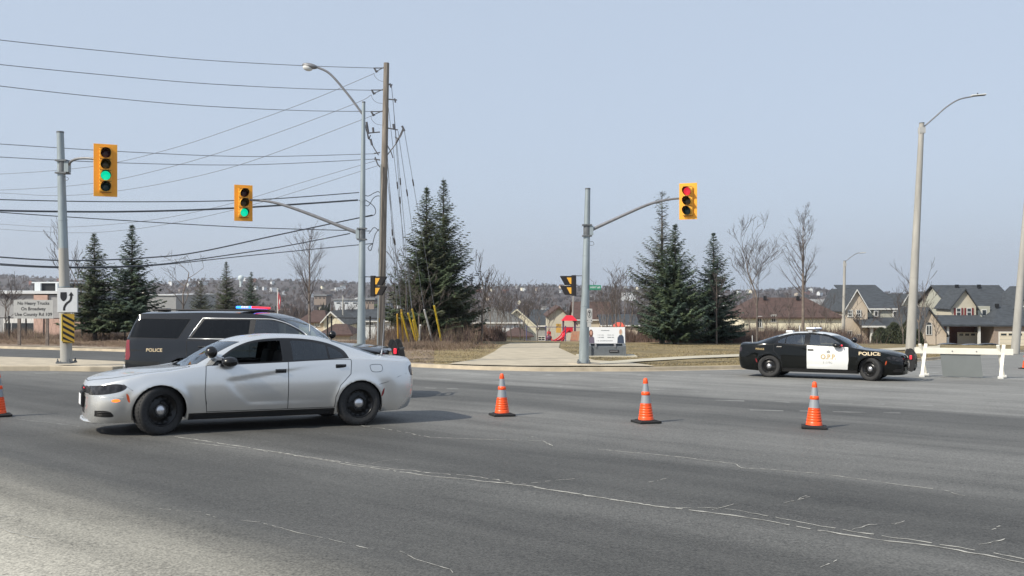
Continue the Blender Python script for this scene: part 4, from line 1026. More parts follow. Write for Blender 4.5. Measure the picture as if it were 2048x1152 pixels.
mb = MB(); mb.tube(rel([P(728, 553.5, Y), P(746, 553.5, Y)], o), .02, 'galvd', 6); mb.build('pedestrian_arm', t)
ped_head(t, P(746.5, 572, Y), 1, o)

# right-hand signal pole
Y = 34; o = P(1167.5, 728, Y)
t = thing('traffic_signal_pole', 'grey signal pole in front of the advertising bench, its signal showing red', 'traffic signal', o)
pole_tube(t, o, o, P(1175.5, 379, Y), .19, .095, 'galv'); base_bolts(t, .19)
mb = MB(); mb.lathe([(.001, -.02), (.62, -.02), (.60, .05), (.001, .06)], 'concrete', 20, 'z', (0, 0, -.03)); mb.build('footing', t)
clamp(t, P(1174, 461, Y)-o, .12)
mb = MB(); mb.tube(curve_pts(rel([P(1178, 462, Y), P(1230, 438, Y), P(1290, 411.5, Y), P(1320, 402.5, Y), P(1345, 398, Y), P(1368, 396.5, Y)], o)), [.065-.03*i/30 for i in range(31)], 'armgrey', 10); mb.build('signal_arm', t)
signal_head(t, P(1376, 402.5, Y-.2), -24, ['redsig', 'lensoff_y', 'lensoff_g'], o)
mb = MB(); mb.tube([P(1183+5*math.cos(q), 487+4*math.sin(q), Y)-o for q in [k*.63 for k in range(11)]], .008, 'galvd', 5); mb.build('cable_loop', t)
for yy in (551.5, 592): mb = MB(); mb.tube(rel([P(1150, yy, Y), P(1166, yy, Y)], o), .018, 'galvd', 6); mb.build('pedestrian_arm', t)
ped_head(t, P(1147.5, 571, Y), -1, o)
mb = MB(); c = P(1190.5, 575, Y-.15)-o; mb.box(c, (.42, .012, .17), 'signgreen'); text(mb, 'HWY #9', 'signw', c+Vector((0, -.009, 0)), width=.36, height=.085, bold=.02); mb.build('street_sign', t, fix=False)
mb = MB(); c = P(1179, 631, Y-.22)-o; mb.box(c, (.20, .012, .50), 'signgrey'); mb.box(c+Vector((-.01, 0, -.34)), (.14, .012, .16), 'signgrey')
rg = curve_pts([(.075*math.cos(q), 0, .06+.14*math.sin(q)) for q in [k*math.pi/8 for k in range(17)]], 1)
for p, q in zip(rg, rg[1:]): flat(mb, [(p.x, p.z), (q.x, q.z), (q.x*.78, .06+(q.z-.06)*.85), (p.x*.78, .06+(p.z-.06)*.85)], c, 'signblk', yawm(0), -.008)
flat(mb, [(-.02, -.02), (.01, -.02), (.01, .05), (.04, .13), (.015, .14), (-.01, .06)], c, 'signblk', yawm(0), -.008)
flat(mb, [(-.05, .12), (.01, .16), (.0, .08)], c, 'signblk', yawm(0), -.008)
for sx in (-.07, .07): flat(mb, [(sx-.02, -.20), (sx+.02, -.20), (sx, -.15)], c, 'signblk', yawm(0), -.008)
mb.build('turn_restriction_sign', t, fix=False)

def street_light(name, label, cat, base_px, top_px, Y, r0, r1, arm, head_c, m='concpole', hl=.62):
    o = Vector((P(base_px[0], 0, Y).x, Y, zt(P(base_px[0], 0, Y).x, Y)))
    t = thing(name, label, cat, o); pole_tube(t, o, o+Vector((0, 0, -.1)), P(*top_px, Y), r0, r1, m)
    mb = MB(); mb.tube(curve_pts(rel([P(*q, Y) for q in arm], o)), .04, 'armgrey', 8); mb.build('lamp_arm', t)
    mb = MB(); c = P(*head_c, Y)-o; mt = Matrix.Rotation(R(-5), 3, 'Y'); sgn = 1 if arm[-1][0] > arm[0][0] else -1
    mb.bevbox(c, (hl, .26, .07), .03, 'whitepl', mt); mb.bevbox(c+Vector((sgn*.05, 0, -.045)), (hl*.8, .2, .03), .01, 'plastic', mt); mb.tube([c+Vector((-sgn*.05, 0, .03)), c+Vector((-sgn*.05, 0, .11))], .035, 'plastic', 8); mb.build('lamp_head', t)
    mb = MB(); q = P(*top_px, Y)-o+Vector((0, 0, -.4)); mb.box(q, (r1*2.3, r1*2.2, .34), 'signgrey'); mb.build('bracket', t); return t
street_light('street_light', 'tall concrete street light behind the right end of the marked police car', 'street light', (1820.5, 0), (1843.5, 247), 54, .28, .14, [(1845, 256), (1870, 234), (1893, 214), (1918, 199), (1945, 193)], (1957, 190), hl=.85)
street_light('street_light', 'small distant street light standing left of the beige gabled house', 'street light', (1686, 0), (1689.5, 522), 105, .20, .13, [(1690, 524), (1702, 514), (1713, 507), (1720, 505.5)], (1725, 505.5), hl=.7)
street_light('street_light', 'street light at the far right edge, its lamp out of sight', 'street light', (2030, 0), (2062, 300), 56, .25, .14, [(2064, 310), (2090, 280), (2120, 262)], (2135, 258), hl=.85)
street_light('street_light', 'slim street light down the slope beyond the silver car roof', 'street light', (686, 0), (686, 591), 120, .12, .09, [(686, 595), (680, 588), (672, 581), (668, 580)], (666, 580), hl=.6)
street_light('street_light', 'thin street light behind the red playground roof', 'street light', (1144, 0), (1147, 582), 135, .12, .09, [(1147, 584), (1143, 578), (1138, 575)], (1136, 575), hl=.5)
street_light('street_light', 'white-headed street light beyond the brown roofed houses', 'street light', (1192, 0), (1190, 606), 150, .12, .09, [(1190, 606), (1188, 598), (1182, 593)], (1180, 593), hl=.5)

# wooden utility pole with its fittings
Y = 50; o = Vector((P(761, 0, Y).x, Y, zt(P(761, 0, Y).x, Y))); UPO = o
t = thing('utility_pole', 'tall weathered wooden utility pole hung with brackets and cables', 'utility pole', o)
def upx(py): return 761+(773-761)*(702-py)/(702-126)
mb = MB(); n = 14; pts = [o+(P(773, 126, Y)-o)*(i/n)-o for i in range(n+1)]; mb.tube(pts, [.215-.065*i/n for i in range(n+1)], 'wood', 16); mb.build('pole', t)
def stub(pts, r, name, m='insul'):
    mb = MB(); mb.tube(rel([P(x, y, Y) for x, y in pts], o), r, m, 7); return mb.build(name, t)
for py, L0 in ((136, 747), (180, 742), (223, 741)):
    mb = MB(); mb.tube(rel([P(upx(py), py, Y), P(L0, py, Y)], o), .03, 'insul', 6); mb.tube(rel([P(upx(py), py-4, Y), P(L0+5, py+7, Y)], o), .025, 'insul', 6)
    for k in range(4): mb.lathe([(.05, 0), (.055, .02), (.02, .03)], 'insul', 8, 'z', P(L0+2+k*2, py+2+k*2, Y)-o)
    mb.tube(rel([P(L0+2, py+1, Y), P(L0+6, py+9, Y)], o), .045, 'insul', 6); mb.build('insulator_bracket', t)
    jp = MB(); jp.tube(curve_pts(rel([P(L0+1, py+10, Y), P(L0+3, py+17, Y), P(L0+12, py+25, Y), P(upx(py), py+28, Y)], o)), .012, 'wirel', 4); jp.build('jumper_wire', t)
for y0, x1 in ((198, 794), (168, 785)): stub([(upx(y0), y0), (x1, y0+2)], .035, 'insulator_bracket'); stub([(x1-5, y0-1), (x1-3, y0+7)], .045, 'insulator')
for x0, y0, x1, y1 in ((760, 264, 738, 266), (775, 256, 796, 260)):
    stub([(x0, y0), (x1, y1)], .035, 'crossarm'); stub([((x0*.4+x1*.6), (y0+y1)/2), ((x0*.4+x1*.6)-1, (y0+y1)/2-10)], .06, 'insulator')
for q in ([(733, 244), (732, 258), (740, 280), (748, 296), (757, 310)], [(734, 262), (737, 278), (741, 270)], [(775, 272), (774, 288), (782, 304), (786, 316)], [(806, 256), (800, 270), (790, 290), (776, 308), (770, 322)], [(808, 256), (799, 276), (790, 274)]):
    mb = MB(); mb.tube(curve_pts(rel([P(x, y, Y) for x, y in q], o)), .028, 'insul', 6); mb.build('cable_lead', t)
for q in ([(733, 244), (737, 268)], [(741, 278), (744, 290)], [(797, 276), (792, 286)], [(804, 252), (809, 262)]): stub(q, .06, 'insulator')
for q in ([(748, 307), (760, 305)], [(748, 318), (760, 320)], [(750, 314), (755, 328), (760, 334)], [(762, 480), (757, 500), (764, 540)]): stub(q, .035, 'bracket')
for q in ([(720, 385), (735, 392), (748, 386), (758, 384), (764, 400), (763, 430)], [(718, 400), (735, 412), (748, 395), (760, 393), (763, 410)], [(728, 398), (745, 410), (751, 420), (748, 430), (730, 434)], [(738, 467), (748, 455), (758, 462)], [(745, 487), (736, 495), (742, 500), (750, 470), (758, 458)]):
    mb = MB(); mb.tube(curve_pts(rel([P(x, y, Y) for x, y in q], o)), .022, 'wire', 5); mb.build('cable_loop', t)
mb = MB(); c = P(757, 640, Y-.25)-o; mb.box(c, (.10, .02, .22), 'yellowd'); mb.build('tag', t)
mb = MB(); mb.tube(rel([P(756.5, 702, Y), P(763, 330, Y)], o+Vector((0, .28, 0))), .035, 'galv', 6); mb.build('conduit', t)

def wire(label, pts, r, m, Yl, Yr=50, group='wires running left from the wooden pole'):
    q = []
    for (x, y) in pts: k = (750-x)/950; q.append(P(x, y, Yr+(Yl-Yr)*k))
    c = curve_pts(q, 8); mb = MB(); o = c[-1]; mb.tube([p-o for p in c], r*.85, m, 5)
    ob = mb.build('power_line'); ob.location = o; tag(ob, label, 'power line', group)
A = 'wires running left from the wooden pole'
wire('topmost overhead wire, ending at the top bracket of the wooden pole', [(-200, 55), (0, 80), (200, 101), (400, 119.5), (600, 131), (748, 136)], .022, 'wirel', 36)
wire('second overhead wire from the top, running level to the wooden pole', [(-200, 106), (0, 129), (200, 149), (400, 166.5), (600, 177), (743, 180.5)], .022, 'wirel', 36)
wire('third overhead wire from the top, crossing just behind the street light arm joint', [(-200, 146), (0, 172), (200, 194), (400, 211.5), (600, 221), (742, 223)], .022, 'wirel', 36)
wire('overhead wire level with the top of the four-light signal', [(-200, 276), (0, 288), (250, 303.5), (500, 313), (751, 307.5)], .022, 'wirel', 38)
wire('slightly wavy overhead wire crossing behind the four-light signal', [(-200, 302), (0, 314), (250, 326), (500, 329.5), (750, 318)], .022, 'wirel', 38)
wire('uppermost of the faint slanting wires, climbing to the top bracket', [(-200, 352), (0, 348), (190, 332), (340, 298), (480, 252), (620, 201), (748, 147)], .020, 'wirel', 62)
wire('second faint slanting wire, climbing to the middle bracket', [(-200, 381), (0, 380), (190, 366), (340, 334), (500, 285), (700, 211), (742, 190)], .020, 'wirel', 62)
wire('third faint slanting wire, climbing to the third bracket', [(-200, 380), (0, 386), (100, 391), (200, 386), (340, 364), (500, 323), (745, 231)], .020, 'wirel', 62)
wire('faint slanting wire passing just above the green three-light signal', [(-200, 430), (0, 448), (120, 454), (230, 448), (340, 434), (470, 405), (600, 366), (756, 320)], .018, 'wirel', 62)
wire('lowest faint slanting wire, passing behind the green three-light signal', [(-200, 440), (0, 458), (150, 465.5), (250, 460), (340, 447), (470, 419), (600, 381), (756, 331)], .018, 'wirel', 62)
wire('dark communication cable just above the thick black cable', [(-200, 389), (0, 399), (250, 403.5), (500, 400), (718, 385)], .030, 'wire', 40)
wire('thick black cable crossing behind the green three-light signal', [(-200, 414), (0, 421), (200, 423.5), (350, 421), (470, 416), (600, 408), (716, 400)], .055, 'wire', 40)
wire('thin dark cable falling gently below the thick black cable', [(-200, 407), (0, 424.5), (250, 441), (500, 455), (740, 462)], .026, 'wire', 40)
wire('heavy sagging cable that rises steeply to the wooden pole', [(-200, 492), (0, 514), (150, 521), (300, 515), (400, 503.5), (560, 469), (745, 430)], .040, 'wire', 40)
wire('sagging cable below the heavy one, crossing the tops of the left spruces', [(-200, 508), (0, 527.5), (150, 534), (300, 530), (400, 518), (560, 494), (700, 467)], .034, 'wire', 40)
wire('lowest sagging cable, ending lowest on the wooden pole', [(-200, 512), (0, 530), (150, 536), (300, 531.5), (480, 513), (620, 499), (745, 487)], .028, 'wire', 40)
# guy wires with plastic guards
GUY = [((794.5, 628), (797, 686), 'yellowd', (770, 230)), ((802.7, 619), (806.7, 684.5), 'yellowd', (774, 320)), ((803, 626), (821, 688), 'yellow', (772, 330)), ((816, 626), (835.5, 682.7), 'yellow', (786, 200)), ((824, 618), (841.3, 686), 'yellow', (783, 171)), ((826, 640), (838, 688), 'yellow', (775, 200)), ((848.3, 619), (868, 691.5), 'whitepl', (796, 262)), ((868.3, 611.5), (885.3, 686), 'yellow', (808, 258)), ((840.5, 650), (838.5, 688), 'whitepl', (778, 340))]
for i, (a_, b_, m_, top) in enumerate(GUY):
    Yg = 60; b3 = P(*b_, Yg); b3.z = min(b3.z, zt(b3.x, b3.y)); a3 = P(*a_, Yg-1.2)
    g = thing('guy_wire', ['dull yellow guard furthest left beside the wooden pole', 'dull yellow guard second from the left', 'bright yellow guard third from the left, leaning right', 'yellow guard left of the crossed pair', 'yellow guard leaning across its neighbour', 'short yellow guard behind the crossed pair', 'long white guard between the yellow ones', 'yellow guard furthest right, before the big spruces', 'short upright white guard at the foot of the crossed yellow guards'][i], 'guy wire', b3, group='guy wires with plastic guards')
    mb = MB(); mb.tube([Vector((0, 0, -.15)), a3-b3], .058 if m_ != 'yellowd' else .05, m_, 8); mb.build('guard', g)
    if i != 8:
        tp_ = P(top[0], top[1], 50); mb = MB(); mb.tube([a3-b3, tp_-b3], .014, 'wirel', 4)
        q = (a3-b3).lerp(tp_-b3, .45+.04*i); d = (tp_-a3).normalized()*.22; mb.tube([q-d, q+d], .04, 'insul', 6); mb.build('wire', g)

# truck route sign
b0, b1 = GT(39, 691), GT(94.5, 694); Ys = b0.y; o = Vector(((b0.x+b1.x)/2, Ys, zt(b0.x, Ys)))
t = thing('road_sign', 'white board reading No Heavy Trucks On Broadway on two wooden posts', 'road sign', o)
L0, R0 = P(27.5, 600, Ys), P(107, 637, Ys); cx = (L0+R0)/2-o; W_, H_ = R0.x-L0.x, L0.z-R0.z
mb = MB(); mb.box(cx, (W_, .03, H_), 'signgrey'); mb.build('board', t)
mb = MB()
for k, s_ in enumerate(('No Heavy Trucks', 'On Broadway', 'Use County Rd 109')):
    text(mb, s_, 'signblk', cx+Vector((0, -.019, H_*(.30-.30*k))), width=W_*(.80, .62, .94)[k], height=H_*.235, bold=.022)
mb.build('lettering', t, fix=False)
for b_ in (38.5, 94.5):
    q = P(b_, 0, Ys+.06)-o; mb = MB(); mb.box((q.x, q.y, (cx.z+H_/2)/2-.1), (.16, .1, cx.z+H_/2), 'barkl'); mb.build('post', t)

# barricade
pL, pR = G(1847, 753), G(2003, 756.5); ax = (pR-pL); ax.z = 0; L_ = ax.length; yaw = math.atan2(ax.y, ax.x); o = (pL+pR)/2
t = thing('barricade', 'cream wooden A-frame barricade with a grey panel hung under its rail', 'barricade', o, yaw)
mb = MB(); mb.bevbox((.03, -.02, .86), (L_+.62, .045, .20), .008, 'barw')
for x in (-L_*.13, L_*.18): mb.tube([(x, -.06, .86), (x, -.04, .86)], .02, 'galvd', 8)
mb.build('rail', t)
for s in (-1, 1):
    for dx, dy in ((-.10, -.34), (.14, .34)):
        mb = MB(); x0 = s*L_/2; a_, b_ = Vector((x0+dx, dy, .0)), Vector((x0-dx*.9, -dy*.28, 1.08)); d = (b_-a_); ln = d.length; rot = d.to_track_quat('Z', 'Y').to_matrix()
        mb.bevbox((a_+b_)/2, (.10, .045, ln), .006, 'barw', rot); mb.build('leg', t)
        mb = MB(); mb.bevbox((x0+dx, dy, .045), (.16, .14, .09), .02, 'whitepl'); mb.build('foot', t)
mb = MB(); mb.prism([(-.66, .77), (.55, .77), (.62, .02), (-.58, .02)], .0, .02, 'barp'); mb.build('hanging_panel', t)

# traffic cones
def make_cone(label):
    t = thing('traffic_cone', label, 'traffic cone', group='orange traffic cones across the road')
    mb = MB(); mb.bevbox((0, 0, .022), (.40, .40, .04), .012, 'rubber'); mb.box((0, 0, .047), (.30, .30, .02), 'rubber', None, .9); mb.build('base', t)
    r = lambda z: .128-(.128-.030)*(z-.05)/.70
    mb = MB(); pr = [(r(.055)+.006, .055), (r(.07)+.004, .07)]
    z = .08
    while z < .30: pr += [(r(z)+.004, z), (r(z+.03)+.004, z+.03), (r(z+.034), z+.034), (r(z+.038), z+.038)]; z += .042
    pr += [(r(.33)+.008, .325), (r(.34)-.002, .335)]
    mb.lathe(pr, 'cone', 24); mb.build('cone_body', t); mb = MB(); mb.lathe([(r(.47)-.001, .47), (r(.475)+.007, .475), (r(.525)+.007, .525), (r(.53)-.001, .53)], 'cone', 24); mb.build('orange_ring', t); mb = MB()
    mb.lathe([(r(.67), .665), (r(.67)+.004, .675), (r(.74)+.003, .74), (.026, .755), (.018, .76), (.001, .758)], 'cone', 24); mb.build('cone_tip', t)
    for z0, z1 in ((.335, .472), (.53, .668)): mb = MB(); mb.lathe([(r(z0), z0), (r(z1), z1)], 'conegrey', 24); mb.build('reflective_band', t)
    return t
CO = [(1004, 831.5, 'traffic cone nearest the silver car, left of the three in the open road', .3), (1292, 845.5, 'middle traffic cone of the three in the open road', .1), (1628, 856.5, 'traffic cone standing in front of the marked police car', -.1), (-4, 833, 'traffic cone cut off by the left edge', .2), (2052, 738, 'far traffic cone cut off by the right edge, beyond the barricade', .1)]
c0 = None
for x, y, lb, rz in CO:
    g = G(x, y)
    if c0 is None: c0 = make_cone(lb); c0.location = g; c0.rotation_euler = (-.036, .0085, rz)
    else: q = dup(c0, g, rz, lb); q.rotation_euler = (-.036+rz*.05, .0085-rz*.06, rz*3)

# ------------------------------------------------------------------ vegetation
def spruce_mesh(h, r, seed, dens=1.0, mats=('spruce', 'spruceb'), shape='full', blade=.16, z0=.06, droop=.18, gap=0.0):
    """crown of needle blades on whorled branches; returns (V, F, midx) for the crown and a tube list for limbs"""
    g = np.random.default_rng(seed); V = []; Fq = []; mi = []; limbs = []
    nw = int(h*(4.2 if shape == 'full' else 3.6)); N_ = int(nw*9*dens)
    for b in range(N_):
            f = (b+g.random())/N_; f = f**1.12; f = min(.985, f)
            wf = round(f*nw)/nw; f = f*.35+wf*.65 if g.random() < .7 else f       # loosely gathered in whorls
            f = min(.985, max(0, f+g.normal(0, .006))); z = h*(z0+(1-z0)*f)
            if shape == 'spire': env = r*(np.interp(f, [0, .15, .35, .5, .60, .70, .80, .88, .94, 1], [.75, 1, .95, .80, .62, .30, .16, .24, .22, .04]))
            else: env = r*np.interp(f, [0, .05, .14, .5, .8, .93, 1], [.78, .98, 1, .60, .26, .09, .02])
            if g.random() < gap: continue
            an = g.uniform(0, 6.283); L_ = env*g.uniform(.60, 1.10)*(1 if g.random() > .08 else 1.2); zz = z
            ns = max(3, int(L_/.16)); d = np.array([math.cos(an), math.sin(an), 0]); sd = np.array([-d[1], d[0], 0]); tone = 0 if g.random() < .6 else 1
            tip = .30*(1-f)+.55*f; tip *= g.uniform(.6, 1.2)
            P0 = np.array([0, 0, zz]); pts = []
            for i in range(ns+1):
                t = i/ns; pts.append(P0+d*L_*t+np.array([0, 0, L_*(-droop*2.2*t*(1-f*.9)+tip*1.15*t*t)]))
            limbs.append(pts)
            for i in range(1, ns+1):
                t = i/ns; p = pts[i]; wdt = L_*.30*(1.05-t)+.13
                ntw = 2 if i < ns else 3
                for s in (-1, 1):
                    for k in range(ntw):
                        q = p-d*g.uniform(0, L_/ns); e_ = q+sd*s*wdt*g.uniform(.4, 1)+d*wdt*g.uniform(.35, .95)+np.array([0, 0, g.uniform(-.45, .10)*wdt])
                        ax = e_-q; ln = np.linalg.norm(ax)+1e-6; ax /= ln
                        up = np.array([g.normal(0, .4), g.normal(0, .4), 1.]); sd2 = np.cross(ax, up); sd2 /= np.linalg.norm(sd2)+1e-6
                        w_ = blade*1.15*(.5+.5*g.random())*(.30+.70*(1-f))
                        nseg = 3
                        for m_ in range(nseg):       # jagged, tapering needle sprays
                            c0 = q+ax*ln*m_/nseg; c1 = q+ax*ln*(m_+1.25)/nseg; k0 = len(V); ww = w_*(1-.25*m_)
                            V.extend([c0+sd2*ww*.5, c0-sd2*ww*.5, c1+sd2*g.normal(0, .25)*ww-np.array([0, 0, ww*.35])]); Fq.append((k0, k0+1, k0+2)); mi.append(tone)
    for k in range(10):     # leader
        zz = h*(.93+.07*k/10); k0 = len(V); V.extend([np.array([0, 0, zz]), np.array([.03*h/10, 0, zz+.02]), np.array([g.normal(0, .06), g.normal(0, .06), zz+h*.02])]); Fq.append((k0, k0+1, k0+2)); mi.append(0)
    return V, Fq, mi, limbs
def make_spruce(label, px, Y, h, r, seed, group='evergreen trees', **kw):
    o = tp(px, Y); t = thing('spruce_tree', label, 'tree', o, group=group); mats = kw.pop('mats', ('spruce', 'spruceb')); lean = kw.pop('lean', 0)
    V, Fq, mi, limbs = spruce_mesh(h, r, seed, mats=mats, **kw)
    npmesh('crown', V, Fq, mats, t, mi)
    mb = MB(); mb.tube([(0, 0, -.3), (0, 0, h*.5), (0, 0, h*.97)], [.018*h+.03, .011*h, .012], 'bark', 8)
    for L_ in limbs[::3]: mb.tube([L_[0], L_[len(L_)//2], L_[-1]], [.022, .014, .006], 'bark', 3, False)
    mb.build('trunk', t); t.rotation_euler = (0, R(lean), seed)
    return t
G1 = 'spruces behind the fence on the left'
make_spruce('dark green spruce on the left, shorter of the pair beside the median pole', 190, 62, 7.3, 2.15, 11, G1, mats=('spruce', 'spruceo'), lean=1.0, z0=.13, dens=1.15, blade=.19)
make_spruce('taller pointed spruce of the left pair, just behind the rear of the dark SUV', 264, 62, 7.9, 2.3, 12, G1, mats=('spruceb', 'spruce'), z0=.13, dens=1.15, blade=.19)
make_spruce('small spruce beyond the SUV roof, left of the water tower', 453, 100, 8.4, 2.5, 13, G1, mats=('spruceo', 'spruce'))
make_spruce('small spruce just behind the roof lights of the dark SUV', 503, 104, 7.6, 2.5, 14, G1, mats=('spruceb', 'spruce'))
make_spruce('low olive spruce behind the middle of the SUV roof', 402, 104, 6.6, 2.4, 15, G1, mats=('spruceo', 'spruceo'))
G2 = 'big spruces right of the wooden pole'
make_spruce('large dark spruce just right of the guy wires, left of its taller twin', 853, 64, 10.9, 3.3, 21, G2, mats=('spruce', 'spruceo'), dens=1.15, blade=.2, gap=.0)
make_spruce('tall spruce with a thin spiky top beside the gravel path', 887, 67, 11.9, 3.3, 22, G2, mats=('spruce', 'spruceo'), dens=1.1, gap=.08, blade=.2, droop=.05)
G3 = 'spruces behind the lawn on the right'
make_spruce('tallest right spruce with a thin grey sparse top, behind the red signal arm', 1324, 72, 11.8, 2.8, 31, G3, mats=('sprucet', 'spruce'), shape='spire', gap=.30, dens=.9, droop=.05)
make_spruce('dense dark spruce tucked against the sparse-topped one', 1350, 69, 9.0, 3.0, 32, G3, mats=('spruceb', 'spruce'), droop=.10, blade=.21, dens=1.15)
make_spruce('broad blue-green spruce standing alone to the right of the dense pair', 1427, 74, 8.9, 2.7, 33, G3, mats=('spruceb', 'spruceb'), blade=.2, dens=1.1)

def bare_tree(h, seed, spread=.5, levels=5, fork=.25, up=.55, thick=1.0, nb=(2, 4), rmin=.014, curl=.18):
    g = random.Random(seed); trunk = MB(); crown = MB()
    def grow(p, d, L_, r, lv, mb):
        n = 4 if lv < 2 else 3; pts = [p]; q = p; dd = d
        for i in range(n):
            dd = (dd+Vector((g.gauss(0, curl), g.gauss(0, curl), up*.12))).normalized(); q = q+dd*L_/n; pts.append(q)
        r1 = max(rmin, r*.62); mb.tube(pts, [max(rmin, r+(r1-r)*i/n) for i in range(n+1)], 'bark' if lv == 0 else ('twig' if lv > 2 else 'barkl'), 8 if lv == 0 else 4 if lv < 3 else 3, False)
        if lv >= levels: return
        k = g.randint(*nb)
        for j in range(k):
            t = g.uniform(.35, 1) if j else 1; idx = min(int(t*n), n-1); pp = pts[idx].lerp(pts[idx+1], t*n-idx)
            ax = Vector((g.gauss(0, 1), g.gauss(0, 1), g.gauss(0, .35))).normalized(); nd = (dd*(1-spread*.55)+ax*spread+Vector((0, 0, up*.35))).normalized()
            grow(pp, nd, L_*g.uniform(.55, .8), r1*g.uniform(.6, .85), lv+1, crown)
    tr = h*fork; r0 = h*.013*thick
    pts = [Vector((0, 0, -.3)), Vector((g.gauss(0, .02), 0, tr*.5)), Vector((g.gauss(0, .03), g.gauss(0, .03), tr))]
    trunk.tube(pts, [r0*1.15, r0, r0*.85], 'bark', 9)
    for j in range(g.randint(3, 5)):
        an = g.uniform(0, 6.28); s_ = spread*g.uniform(.5, 1.2) if j else .08
        grow(pts[-1]-Vector((0, 0, tr*.12*j*.5)), Vector((math.cos(an)*s_, math.sin(an)*s_, 1)).normalized(), h*.30*(1.25 if j == 0 else g.uniform(.75, 1.1)), r0*(.75 if j == 0 else .5), 1, crown)
    return trunk, crown
def excurrent(h, seed, w_=.28, n=34, z0=.25):
    """straight leader with many rising side branches"""
    g = random.Random(seed); trunk = MB(); crown = MB(); r0 = h*.014
    L_ = [Vector((g.gauss(0, .02)*h*.1*i/8, g.gauss(0, .02)*h*.1*i/8, h*i/8)) for i in range(9)]; L_[0].z = -.3
    trunk.tube(L_, [max(.01, r0*(1-.93*i/8)) for i in range(9)], 'barkl', 8)
    for k in range(n):
        f = z0+(.97-z0)*(k+g.random())/n; z = f*h; an = g.uniform(0, 6.28); ln = h*w_*math.sin(min(1, (1-f)*1.5+.18)*1.5)*g.uniform(.6, 1.1)
        d = Vector((math.cos(an), math.sin(an), g.uniform(.9, 1.7))).normalized(); p = Vector((0, 0, z)); pts = [p]; q = p
        for i in range(4): d = (d+Vector((g.gauss(0, .08), g.gauss(0, .08), .12))).normalized(); q = q+d*ln/4; pts.append(q)
        crown.tube(pts, [max(.008, r0*.33*(1-i/5)*(1.2-f)) for i in range(5)], 'twig', 4, False)
        for j in range(g.randint(5, 8)):
            t = g.uniform(.25, 1); i = min(int(t*4), 3); pp = pts[i].lerp(pts[i+1], t*4-i); dd = (d+Vector((g.gauss(0, .55), g.gauss(0, .55), g.gauss(.1, .3)))).normalized(); l2 = ln*g.uniform(.2, .42); m_ = pp+dd*l2*.5+Vector((0, 0, l2*.05))
            crown.tube([pp, m_, pp+dd*l2+Vector((0, 0, l2*.15))], [.009, .007, .004], 'twig', 3, False)
            for _ in range(2):
                d3 = (dd+Vector((g.gauss(0, .6), g.gauss(0, .6), g.gauss(0, .3)))).normalized(); crown.tube([m_, m_+d3*l2*.5], [.006, .004], 'twig', 3, False)
    return trunk, crown
def place_tree(label, px, Y, tc, group='bare trees', rz=0, base=None):
    t = thing('bare_tree', label, 'tree', base or tp(px, Y), rz, group); tc[0].build('trunk', t, fix=False); tc[1].build('crown', t, fix=False); return t
B1 = 'leafless trees standing along the far side'
place_tree('tall leafless tree with a straight leader, between the green signal and the street light', 619, 80, excurrent(9.3, 41, .34, 40, .3), B1)
place_tree('spreading leafless tree behind the front of the SUV roof, left of the small spruces', 366, 88, bare_tree(8.0, 44, .75, 4, .42, .3, .9), B1)
place_tree('thin leafless tree rising behind the left spruce pair', 166, 72, bare_tree(8.6, 47, .45, 4, .3, .8, .6), B1)
place_tree('thin leafless tree half hidden by the truck route sign', 12, 68, bare_tree(4.9, 48, .6, 4, .3, .4, .8), B1)
place_tree('leafless tree with thick crooked limbs, left of the taller one on the right lawn', 1514, 68, bare_tree(7.6, 52, .55, 5, .45, .6, .72, rmin=.009), B1)
place_tree('tall slender leafless tree behind the marked police car', 1606, 68, excurrent(9.8, 53, .27, 38, .35), B1)
place_tree('slim young leafless tree in front of the blue-green spruce', 1433, 70, excurrent(5.3, 54, .36, 20, .35), B1)
place_tree('pale-trunked young tree at the edge of the brown hedge by the path', 963, 66, bare_tree(5.2, 55, .38, 4, .42, .8, 1.0), B1)
place_tree('leafless tree behind the tall concrete street light, only its limbs showing', 1838, 96, bare_tree(8.8, 56, .5, 4, .4, .7, .7), B1)
place_tree('leafless tree before the dark house between the gables', 1806, 100, bare_tree(5.8, 57, .4, 4, .4, .7, .7), B1)
place_tree('young leafless tree before the arched window', 1850, 88, excurrent(5.2, 58, .3, 16, .4), B1)
place_tree('crooked leafless tree in front of the beige gabled house', 1722, 98, bare_tree(4.4, 59, .5, 4, .3, .3, .9), B1)
place_tree('young leafless sapling right of the arched window', 1872, 90, excurrent(4.0, 60, .3, 12, .4), B1)
